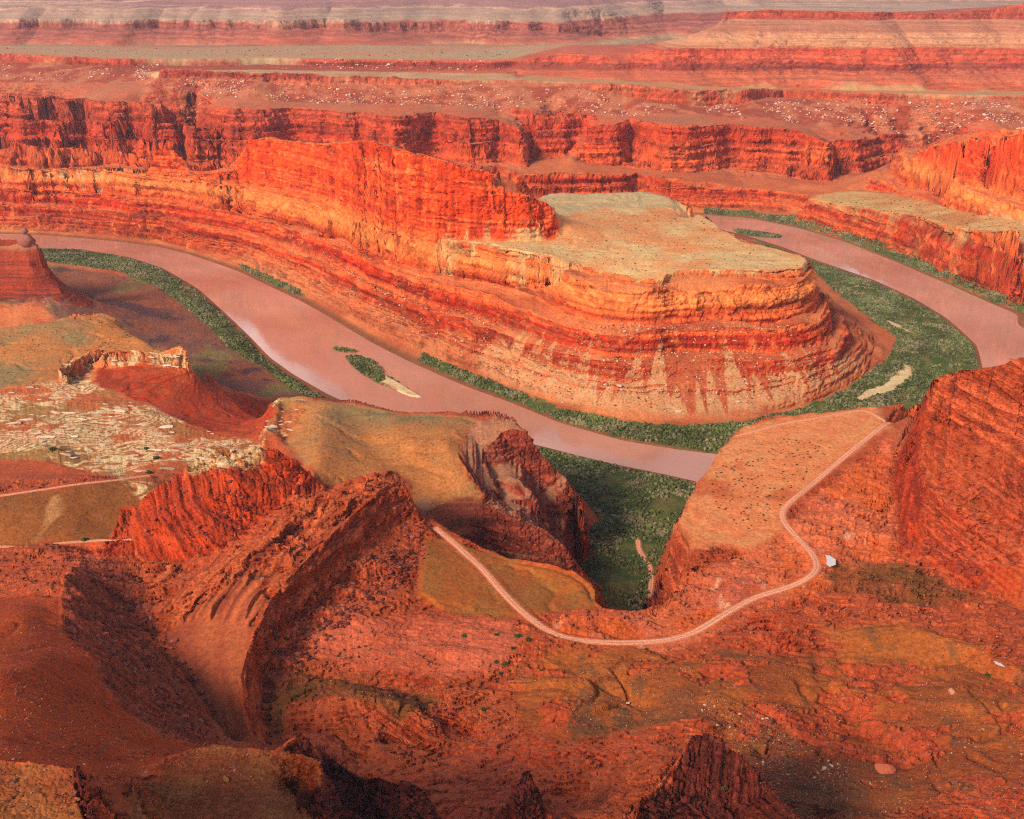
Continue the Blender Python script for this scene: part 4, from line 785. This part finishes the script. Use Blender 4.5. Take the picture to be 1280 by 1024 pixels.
PAL={'pale':[tinted(t,C(214,174,146)) for t in tmpl],'pinkish':[tinted(t,C(206,140,112)) for t in tmpl],'red':[tinted(t,C(150,58,40)) for t in tmpl],'brown':[tinted(t,C(122,72,54)) for t in tmpl],'redslab':[tinted(t,C(200,104,76)) for t in tmpl],'gold':[tinted(t,C(188,118,60)) for t in tmpl]}
_c=[0]
def boulder(px,py,size,pal,label,group=None,flatk=None,z=None):
    x,y,zz=hit(px,py); zz=float(ground(x,y)[0]); r=_c[0]; _c[0]+=1
    k=r%7 if flatk is None else flatk
    o=bpy.data.objects.new('boulder',PAL[pal][k]); SC.collection.objects.link(o)
    rr=np.random.default_rng(r+77); o.location=(x,y,zz+size*.18); o.scale=(size*rr.uniform(.8,1.2),size*rr.uniform(.8,1.2),size*rr.uniform(.75,1.05)); o.rotation_euler=(rr.uniform(-.2,.2),rr.uniform(-.2,.2),rr.uniform(0,6.28))
    tag(o,label,'boulder',group); return o
# the ones the eye picks out on the slope under the flat-topped mesa
for px,py,s,lb in [(775,479,4.6,'large squarish pale boulder low on the debris slope under the mesa point'),(757,478,3.6,'pair-mate pale boulder just left of the largest block on the mesa slope'),(746,470,2.8,'pale boulder upslope and left of the large squarish block'),(836,490,3.3,'lone pale boulder right of the debris cone near the slope foot'),(924,503,3.8,'wide pale boulder at the right foot of the mesa slope'),(848,515,4.2,'long pale boulder at the very foot of the mesa slope above the brush'),(896,491,2.8,'pale boulder under the pink fan at the mesa slope foot'),(781,416,3.4,'pale boulder at the head of the tallest debris cone'),(570,428,2.4,'left one of two pale boulders above the long reach of the river'),(579,428,2.4,'right one of two pale boulders above the long reach of the river'),(608,438,2.4,'lone pale boulder low above the river brush left of the debris cones'),(666,464,3.0,'pinkish boulder at the left end of the debris cones'),(703,503,2.6,'pale boulder lying at the edge of the brush left of the cones')]:
    boulder(px,py,s,'pale',lb)
G1='pale boulders scattered over the mesa debris slope'
for px,py in inpoly([(650,478),(740,430),(800,412),(900,405),(980,430),(1000,460),(960,495),(860,510),(760,500),(690,495)],95,1):
    boulder(px,py,rng.uniform(1.1,2.4),'pale' if rng.random()<.6 else 'pinkish','small pale boulder among many on the mesa debris slope',G1)
G2='blocks in the stony wash of the foreground'
for px,py,s,p,lb in [(858,930,2.2,'red','round red boulder beside the dark pinnacle'),(1105,965,5.5,'redslab','broad smooth red slab boulder in the lower right slope'),(1030,962,1.8,'pale','pale boulder between the stony wash and the red slab'),(1189,868,2.6,'pinkish','pinkish flat boulder on the right hand orange slope'),(784,878,1.6,'pale','white stone beside the gully in the middle of the basin'),(283,975,2.0,'gold','rounded gold brown boulder on the tan ledge'),(322,722,3.4,'brown','grey brown block lying under the slab cliff')]:
    boulder(px,py,s,p,lb,flatk=5 if s>5 else None)
for px,py in inpoly([(880,865),(960,900),(1000,930),(1060,960),(1050,1015),(980,1015),(950,960),(900,920),(860,890)],70,2):
    boulder(px,py,rng.uniform(.6,1.5),('brown','red','pale')[int(rng.integers(0,3))],'small block in the stony wash behind the dark pinnacle',G2)
G3_='fallen blocks under the right hand rock mass'
for px,py in inpoly([(1120,660),(1130,695),(1165,700),(1200,720),(1235,745),(1240,725),(1190,690),(1150,665)],30,3):
    boulder(px,py,rng.uniform(2.,4.2),'red','dark red block fallen at the foot of the right hand rock mass',G3_)
G4='fallen white blocks under the far rim'
far=inpoly([(205,100),(330,102),(545,112),(640,108),(700,112),(800,135),(700,136),(540,131),(400,126),(260,120)],55,4)+inpoly([(975,130),(1060,128),(1180,130),(1240,150),(1190,158),(1100,156),(1020,148)],25,5)
for px,py in far: boulder(px,py,rng.uniform(3.6,5.8),'pinkish','white block fallen under the far canyon rim',G4)
# the countless rest
def scatter(name,label,cat,polys,shapes,size,cols,flatz=1.,seed=0,sink=.2,kind='stuff',jit=.12,rot=3.14):
    r=np.random.default_rng(seed); P=[]
    for pl,n in polys: P+=inpoly(pl,n,int(r.integers(1e6)))
    W=np.array([hit(*p) for p in P]); W=W[(fbm(W[:,0]/26.,W[:,1]/15.,2,420)>-.12)] if rot<1 else (W[fbm(W[:,0]/70.,W[:,1]/160.,3,421)>-.16] if name=='boulder_field' else W); z=ground(W[:,0],W[:,1]); n=len(W)
    s=r.uniform(size[0],size[1],n)*np.where(r.random(n)<.15,1.6,1)*(1 if len(size)<3 else np.clip(W[:,1]/size[2],.3,3))
    S=np.stack([s*r.uniform(.8,1.3,n),s*r.uniform(.8,1.2,n),s*r.uniform(.7,1.,n)*flatz],1)
    cc=np.array([C(*c) for c in cols])[r.integers(0,len(cols),n)]*(1+.2*(r.random((n,1))-.5)*2)
    o=merged(name,shapes,np.c_[W[:,0],W[:,1],z+s*sink*flatz],S,r.uniform(-rot,rot,n),cc.astype(F32),MST,jit=jit); tag(o,label,cat,kind=kind); return o
S1=[rockshape(30+i,.75,1) for i in range(5)]
FARP=[([(0,78),(60,80),(160,88),(150,102),(60,102),(0,98)],200),([(165,80),(200,78),(185,100),(170,102)],110),([(205,98),(330,102),(545,112),(545,131),(400,128),(260,122),(200,112)],700),([(545,108),(640,106),(720,112),(830,134),(830,146),(700,140),(600,136),(545,130)],480),([(830,132),(940,130),(975,124),(1000,150),(900,148)],350),([(975,126),(1060,124),(1280,128),(1280,162),(1180,160),(1100,158),(1020,150)],1000),([(320,78),(640,80),(640,90),(480,88),(320,86)],260)]
scatter('boulder_field','countless pale blocks strewn on the slopes under the far rims','boulders',FARP,S1,(1.8,4.2),[(206,160,136),(190,128,106),(170,100,82),(214,180,156)],seed=41)
scatter('talus_debris','loose stones spread over the debris slopes of the mesa','stones',[([(600,470),(700,420),(800,395),(960,400),(1060,450),(1000,495),(860,518),(740,505)],1500),([(330,320),(520,420),(620,470),(620,400),(500,340),(380,290)],900)],S1,(.8,1.7),[(206,150,120),(176,96,70),(160,66,44),(214,176,146)],seed=42)
scatter('stony_ground','small stones littering the foreground basin and its wash','stones',[([(640,830),(900,815),(1280,830),(1280,1010),(1000,1020),(880,890),(700,920)],8500),([(840,860),(960,890),(1060,960),(1060,1020),(990,1020),(930,930)],3500),([(380,800),(640,770),(640,1000),(420,930)],2600),([(0,830),(130,870),(280,940),(180,970),(0,945)],1400),([(200,950),(270,935),(400,950),(380,985),(230,1015)],350),([(0,955),(100,962),(110,1020),(0,1020)],90),([(820,760),(900,700),(1000,690),(1110,700),(1260,780),(1260,830),(900,810)],2500),([(0,700),(80,700),(110,820),(0,830)],700)],S1,(.18,.52),[(190,140,110),(150,84,60),(112,66,50),(168,90,52),(140,60,40),(124,58,44)],seed=43)
scatter('slab_blocks','broken white slabs of the pale rim rock','slabs',[([(0,488),(75,478),(120,482),(230,530),(330,556),(325,578),(200,596),(60,572),(0,572)],90),([(338,503),(380,502),(360,545),(332,553)],20),([(78,470),(90,450),(230,449),(236,464),(215,462),(130,456),(95,482)],14)],[(v*np.array([1.7,.8,1]),f) for v,f in [rockshape(60+i,.32,1) for i in range(4)]],(1.6,4.6),[(228,200,172),(220,186,158),(206,166,140)],seed=44,sink=.1,rot=.35)
scatter('rock_rubble','dark broken rock lying in the gully under the slab cliff','rubble',[([(330,790),(420,720),(520,655),(540,690),(460,760),(380,830),(330,880)],700),([(110,705),(200,770),(290,930),(240,925),(120,800)],400),([(200,600),(300,560),(400,600),(300,680),(170,700)],160)],S1,(.7,2.),[(120,60,50),(150,70,54),(170,90,70),(104,52,48)],seed=45)
print('stones',time.time()-T0)
# ------------------------------------------------------------------ plants
def bush(seed,n=2,h=1.):
    r=np.random.default_rng(seed); v,f=ico(n); k=1+.35*(r.random(len(v))-.5)*2; v=v*k[:,None]; v[:,2]=v[:,2]*h; return v.astype(F32),f
def leafy(seed,n=150,h=1.,leaf=.26):
    """a shrub as a cloud of small leaf faces"""
    r=np.random.default_rng(seed); d=r.normal(size=(n,3)); d/=np.linalg.norm(d,axis=1,keepdims=True); rad=r.uniform(.45,1.,n)**.6*(1+.25*np.sin(3*d[:,0]*4+seed)); c=d*rad[:,None]; c[:,2]=np.abs(c[:,2])*h
    V=[];F=[]
    for i in range(n):
        a=r.normal(size=3); a/=np.linalg.norm(a); b=np.cross(a,r.normal(size=3)); b/=np.linalg.norm(b); s=leaf*r.uniform(.7,1.3)
        V+=[c[i]+a*s,c[i]+b*s*.6,c[i]-a*s,c[i]-b*s*.6]; F.append([4*i,4*i+1,4*i+2,4*i+3])
    return np.array(V,F32),np.array(F,np.int32)
MLEAF=material('leaves',True,rough=.8,bump=0,scale=.08,var=.3)
# riverside brush
m=REG['green']
cols_=np.nonzero(m>.45); 
r=np.random.default_rng(5); wgt=(TT[cols_[0]]**2); wgt=wgt/wgt.sum(); pick=r.choice(len(cols_[0]),100000,p=wgt)
t_=cols_[0][pick]+r.random(100000)-.5; u_=cols_[1][pick]+r.random(100000)-.5
y_=np.exp(TN+(TF-TN)*t_/(NT-1)); x_=(u_/(NU-1)*2*UM-UM)*y_
z_=ground(x_,y_); den=fbm(x_/45,y_/45,3,401)+.5*fbm(x_/9,y_/9,2,402)
thin=(y_<1000)*.25
ok=(z_>1.0)&(z_<np.where(y_<1010,34,16))&(den>-.30+thin+.35*(samp(REG['sand'],x_.astype(F32),y_.astype(F32))>.2))&(np.abs(x_)<halfw(y_)*y_)
x_,y_,z_,den=x_[ok][:60000],y_[ok][:60000],z_[ok][:60000],den[ok][:60000]; n=len(x_); print('bushes',n)
s=(.65+1.9*r.random(n)**2)*np.where(y_<1000,.7,1.)*(1+.5*den)
gr=np.array([C(84,96,46),C(104,114,58),C(122,122,80),C(74,86,46)]); cc=gr[r.integers(0,4,n)]; gy=sstep(1400,2100,y_)[:,None]*.35; cc=cc*(1-gy)+C(112,116,84)*gy
cc=cc*.74*(1+.6*fbm(x_/50,y_/50,3,403))[:,None]; dd=(sstep(.1,.5,fbm(x_/30,y_/30,3,404)+.9*(r.random(n)-.5)))[:,None]*.75; cc=cc*(1-dd)+C(138,122,92)*dd
o=merged('riverside_brush',[bush(i,1,1.1) for i in range(6)],np.c_[x_,y_,z_+s*.35],np.stack([s,s,s*r.uniform(.8,1.25,n)],1),r.uniform(0,6.28,n),cc.astype(F32),MLEAF,smooth=False,jit=.25)
tag(o,'thick green brush crowding the river banks and the side canyon floor','brush',kind='stuff')
# scrub of the benches
S2=[bush(70+i,1,.8) for i in range(4)]; MSTB=MST; MST=MLEAF
scatter('scrub','countless small shrubs sprinkled over the benches and hills','scrub',[([(560,302),(700,322),(830,345),(1000,332),(900,275),(760,262),(700,300)],500),([(1020,253),(1140,274),(1280,301),(1280,280),(1110,244)],260),([(60,335),(200,355),(290,430),(390,497),(300,490),(120,400)],420),([(0,420),(120,395),(215,443),(90,450),(0,485)],260),([(360,510),(600,530),(580,600),(420,600)],330),([(0,630),(180,605),(160,665),(0,675)],160),([(0,66),(640,76),(640,62),(0,60)],160),([(660,800),(720,812),(830,815),(1000,790),(1250,760),(1270,1000),(700,1000)],260)],S2,(.45,1.1,1500),[(96,92,56),(110,92,60),(84,84,50)],seed=46,sink=.3)
MST=MSTB
# single shrubs
SHM=[]
for i in range(4):
    v,f=leafy(500+i,170,.8,.24); ob=mesh('desert_shrub',v,f,MLEAF,np.tile(C(70,84,40),(len(v),1)),False); SHM.append(ob.data); bpy.data.objects.remove(ob)
DRY=[tinted(t,C(112,78,48)) for t in SHM]
def shrub(px,py,size,label,group=None,dry=False):
    x,y,zz=hit(px,py); zz=float(ground(x,y)[0]); k=_c[0]; _c[0]+=1
    o=bpy.data.objects.new('desert_shrub',(DRY if dry else SHM)[k%4]); SC.collection.objects.link(o); o.location=(x,y,zz-.1*size); rr=np.random.default_rng(k)
    o.scale=(size*rr.uniform(.85,1.25),size*rr.uniform(.85,1.25),size*rr.uniform(.8,1.1)); o.rotation_euler=(0,0,rr.uniform(0,6.28)); tag(o,label,'shrub',group)
for px,py,s,lb in [(661,804,2.3,'dark green bush just left of the dirt road bend, the largest of that cluster'),(647,796,2.4,'grey green bush in the roadside cluster, farther from the road'),(641,812,2.,'grey bush in the roadside cluster, nearest the basin'),(703,802,1.8,'low green bush touching the near side of the dirt road'),(808,808,1.2,'tiny green bush under the lowest stretch of the dirt road'),(631,829,2.2,'dark green bush west of the white rock streak, right one of three'),(620,828,1.6,'dark green bush west of the white rock streak, left one of three'),(625,838,1.4,'small green bush in front of the trio left of the road'),(604,894,1.6,'single dark bush on the red slope in the middle basin'),(580,793,1.8,'green bush on the pale ledges below the mound, left one'),(621,794,1.6,'green bush on the pale ledges below the mound, right one'),(495,844,1.5,'dark shrub at the edge of the smooth pink rock flat'),(1235,843,2.1,'green bush at the far right beside the small white puddle'),(1222,1018,1.4,'green bush at the bottom edge of the picture on the right'),(39,685,2.2,'bush beside the thin trail at the left edge'),(106,676,2.8,'wide bush where the thin trail nears the red fin'),(187,592,3.0,'green shrub below the white slabs nearest the red fin'),(196,574,3.4,'dark shrub between the white slabs, right of the flat pavement'),(183,561,2.4,'small shrub in a crack of the white slabs'),(65,562,3.2,'dark shrub on the tan pocket among the white slabs'),(1034,716,1.5,'green shrub beside the white pool by the road'),(906,984,1.2,'dark shrub on the shelf of the dark pinnacle')]:
    shrub(px,py,s,lb)
g5='small shrubs dotted over the orange bench'
for px,py in inpoly([(900,640),(885,600),(925,560),(1000,545),(1050,555),(1020,585),(985,620),(965,650),(930,665)],170,7): shrub(px,py,rng.uniform(.55,1.15),'tiny shrub dotted over the orange bench inside the road bend',g5,rng.random()<.6)
g6='dry tufts on the near orange slope'
for px,py in inpoly([(10,830),(70,825),(120,870),(180,925),(240,940),(180,955),(20,940)],70,8): shrub(px,py,rng.uniform(.28,.5),'dry tuft on the smooth orange slope at the lower left',g6,True)
g7='small dark shrubs on the smooth pink rock flat'
for px,py in inpoly([(400,795),(440,775),(480,790),(470,830),(420,825)],24,9): shrub(px,py,rng.uniform(.6,1.1),'small dark shrub on the smooth pink rock flat beneath the slab cliff',g7,rng.random()<.5)
hd=bpy.data.objects.get('hoodoo_outcrop')
if hd:
    x,y,zz=hit(34,303)
    v,f=rockshape(91,1.1,3); v2=np.concatenate([v*np.array([15,12,13])+np.array([0,0,4]),v*np.array([6.5,6,6])+np.array([-1,0,20])]); f2=np.concatenate([f,f+len(v)])
    k=mesh('knob',v2+np.array([x,y,zz]),f2,MST,np.tile(C(150,92,76),(len(v2),1)),True); k.parent=hd
# pools of standing water
def pool(name,pts,label):
    w=[hit(*p) for p in pts]; z=max(float(ground(a[0],a[1])[0]) for a in w)+.15; n=len(w); c=np.mean(np.array(w)[:,:2],0)
    V=[(c[0],c[1],z)]+[(a[0],a[1],z) for a in w]; Fc=np.array([(0,1+i,1+(i+1)%n) for i in range(n)])
    m=bpy.data.materials.new('pool_water'); m.use_nodes=True; b=m.node_tree.nodes['Principled BSDF']; b.inputs['Base Color'].default_value=(.62,.58,.57,1); b.inputs['Roughness'].default_value=.15
    tag(mesh(name,V,Fc,m),label,kind='structure')
pool('pool_water',[(1031,699),(1036,699),(1044,704),(1044,710),(1036,713),(1032,710),(1033,705)],'small white pool beside the road bend')
pool('puddle_water',[(1241,828),(1250,828),(1257,834),(1252,836),(1244,834)],'little white puddle near the right edge')
print('plants',time.time()-T0)
# ------------------------------------------------------------------ water
def water():
    m=bpy.data.materials.new('muddy_water'); m.use_nodes=True; nt=m.node_tree; N=nt.nodes; K=nt.links; b=N['Principled BSDF']
    geo=N.new('ShaderNodeNewGeometry'); n=N.new('ShaderNodeTexNoise'); n.inputs['Scale'].default_value=.004; n.inputs['Detail'].default_value=5; K.new(geo.outputs['Position'],n.inputs['Vector'])
    cr=N.new('ShaderNodeValToRGB'); cr.color_ramp.elements[0].position=.35; cr.color_ramp.elements[1].position=.65
    cr.color_ramp.elements[0].color=(*C(178,122,102),1); cr.color_ramp.elements[1].color=(*C(198,146,128),1); K.new(n.outputs['Fac'],cr.inputs[0]); K.new(cr.outputs[0],b.inputs['Base Color'])
    b.inputs['Roughness'].default_value=.07; b.inputs['IOR'].default_value=1.33; b.inputs['Specular IOR Level'].default_value=.5
    w=N.new('ShaderNodeTexNoise'); w.inputs['Scale'].default_value=.09; w.inputs['Detail'].default_value=5; K.new(geo.outputs['Position'],w.inputs['Vector'])
    bp=N.new('ShaderNodeBump'); bp.inputs['Strength'].default_value=.12; bp.inputs['Distance'].default_value=.5; K.new(w.outputs['Fac'],bp.inputs['Height']); K.new(bp.outputs[0],b.inputs['Normal'])
    return m
xs=np.linspace(-2600,2600,30); ys=np.linspace(1080,3300,30); XX,YY=np.meshgrid(xs,ys,indexing='ij')
ii,jj=np.meshgrid(np.arange(29),np.arange(29),indexing='ij'); a=(ii*30+jj).ravel()
tag(mesh('river',np.stack([XX.ravel(),YY.ravel(),0*XX.ravel()],1),np.stack([a,a+30,a+31,a+1],1),water()),'muddy pink brown river looping through the canyon','river',kind='structure')
# ------------------------------------------------------------------ roads
MROAD=material('packed_dirt',True,rough=.95,bump=.3,scale=.8,var=.2)
for (n,c,w),z in zip(ROADS,RP):
    t=np.gradient(c,axis=0); t/=np.linalg.norm(t,axis=1,keepdims=True); nrm=np.c_[-t[:,1],t[:,0]]
    k=9; off=np.linspace(-1,1,k); ww=w*(1+.22*fbm(np.arange(len(c))/9.,np.zeros(len(c)),3,300))
    P=c[:,None]+nrm[:,None]*(off[None,:,None]*ww[:,None,None]); 
    ph=(-.12*np.cos(off*2*math.pi*1.0))[None]+0*z[:,None]
    V=np.concatenate([P,(z[:,None]+.30+ph*.4-.25*(np.abs(off)>.95))[:,:,None]],2).reshape(-1,3)
    i,j=np.meshgrid(np.arange(len(c)-1),np.arange(k-1),indexing='ij'); a=(i*k+j).ravel()
    rut=np.abs(np.abs(off)-.5)<.2; rc_=np.where(rut[None,:,None],C(242,176,140),C(226,148,112))*np.ones((len(c),1,1)); rc_=rc_*(1+.22*fbm(np.arange(len(c))[:,None]/12.+0*off,off[None]*2+0*z[:,None],3,305))[...,None]
    rc_[:,0]=rc_[:,-1]=C(206,112,80)
    tag(mesh(n,V,np.stack([a,a+1,a+k+1,a+k],1),MROAD,rc_.reshape(-1,3)),kind='structure')
# ------------------------------------------------------------------ the air
hx,hy0,hy1,hz0,hz1=6600.,-400.,8700.,-12.,860.
V=[(x,y,z) for x in (-hx,hx) for y in (hy0,hy1) for z in (hz0,hz1)]
mh=bpy.data.materials.new('air'); mh.use_nodes=True; nt=mh.node_tree; nt.nodes.remove(nt.nodes['Principled BSDF']); pv=nt.nodes.new('ShaderNodeVolumePrincipled')
pv.inputs['Color'].default_value=(.80,.74,.90,1); pv.inputs['Density'].default_value=HAZE; pv.inputs['Anisotropy'].default_value=.2; nt.links.new(pv.outputs[0],nt.nodes['Material Output'].inputs['Volume'])
tag(mesh('haze',V,np.array([(0,1,3,2),(4,6,7,5),(0,4,5,1),(2,3,7,6),(0,2,6,4),(1,5,7,3)]),mh,smooth=False),kind='stuff')
# ------------------------------------------------------------------ camera, sky, sun
cam=bpy.data.cameras.new('camera'); co=bpy.data.objects.new('camera',cam); SC.collection.objects.link(co)
cam.sensor_width=36; cam.lens=36; cam.clip_end=40000; cam.clip_start=1
co.location=(0,0,HC); co.rotation_euler=(math.pi/2-PITCH,0,0); SC.camera=co
w=bpy.data.worlds.new('World'); SC.world=w; w.use_nodes=True; N=w.node_tree.nodes; bg=N['Background']
sk=N.new('ShaderNodeTexSky'); sk.sky_type='NISHITA'; sk.sun_disc=False
EL,AZ=math.radians(34),math.radians(224)      # compass bearing of the sun (0 = away from the camera, clockwise)
sk.sun_elevation=EL; sk.sun_rotation=AZ; sk.air_density=1.0; sk.dust_density=1.2; sk.ozone_density=1
KL=w.node_tree.links; tc=N.new('ShaderNodeTexCoord'); mpp=N.new('ShaderNodeMapping'); mpp.inputs['Scale'].default_value=(1,1,2.6); KL.new(tc.outputs['Generated'],mpp.inputs['Vector'])
cn=N.new('ShaderNodeTexNoise'); cn.inputs['Scale'].default_value=5.5; cn.inputs['Detail'].default_value=6; cn.inputs['Roughness'].default_value=.5; KL.new(mpp.outputs[0],cn.inputs['Vector'])
cm=N.new('ShaderNodeMapRange'); cm.inputs['From Min'].default_value=.45; cm.inputs['From Max'].default_value=.57; KL.new(cn.outputs['Fac'],cm.inputs['Value'])
mxc=N.new('ShaderNodeMixRGB'); mxc.inputs[2].default_value=(19,17.5,18,1)
sx=N.new('ShaderNodeSeparateXYZ'); KL.new(tc.outputs['Generated'],sx.inputs[0]); el=N.new('ShaderNodeMapRange'); el.inputs['From Min'].default_value=.55; el.inputs['From Max'].default_value=.36; KL.new(sx.outputs['Z'],el.inputs['Value'])
ml=N.new('ShaderNodeMath'); ml.operation='MULTIPLY'; KL.new(el.outputs[0],ml.inputs[0]); KL.new(cm.outputs[0],ml.inputs[1]); KL.new(ml.outputs[0],mxc.inputs[0]); KL.new(sk.outputs[0],mxc.inputs[1]); KL.new(mxc.outputs[0],bg.inputs[0]); bg.inputs[1].default_value=.10
sl=bpy.data.lights.new('sun','SUN'); so=bpy.data.objects.new('sun',sl); SC.collection.objects.link(so)
sl.energy=4.2; sl.angle=math.radians(14); sl.color=(1,.83,.63)
from mathutils import Vector
d=Vector((math.sin(AZ)*math.cos(EL),math.cos(AZ)*math.cos(EL),math.sin(EL))); so.rotation_euler=d.to_track_quat('Z','Y').to_euler(); so.location=(0,0,1500)
SC.view_settings.view_transform='Standard'; SC.view_settings.look='None'; SC.view_settings.exposure=EXPO; SC.view_settings.gamma=1
SC.cycles.use_denoising=DENO; SC.cycles.filter_width=1.1; SC.cycles.max_bounces=4; SC.cycles.diffuse_bounces=3; SC.cycles.volume_bounces=0
print('done',time.time()-T0)
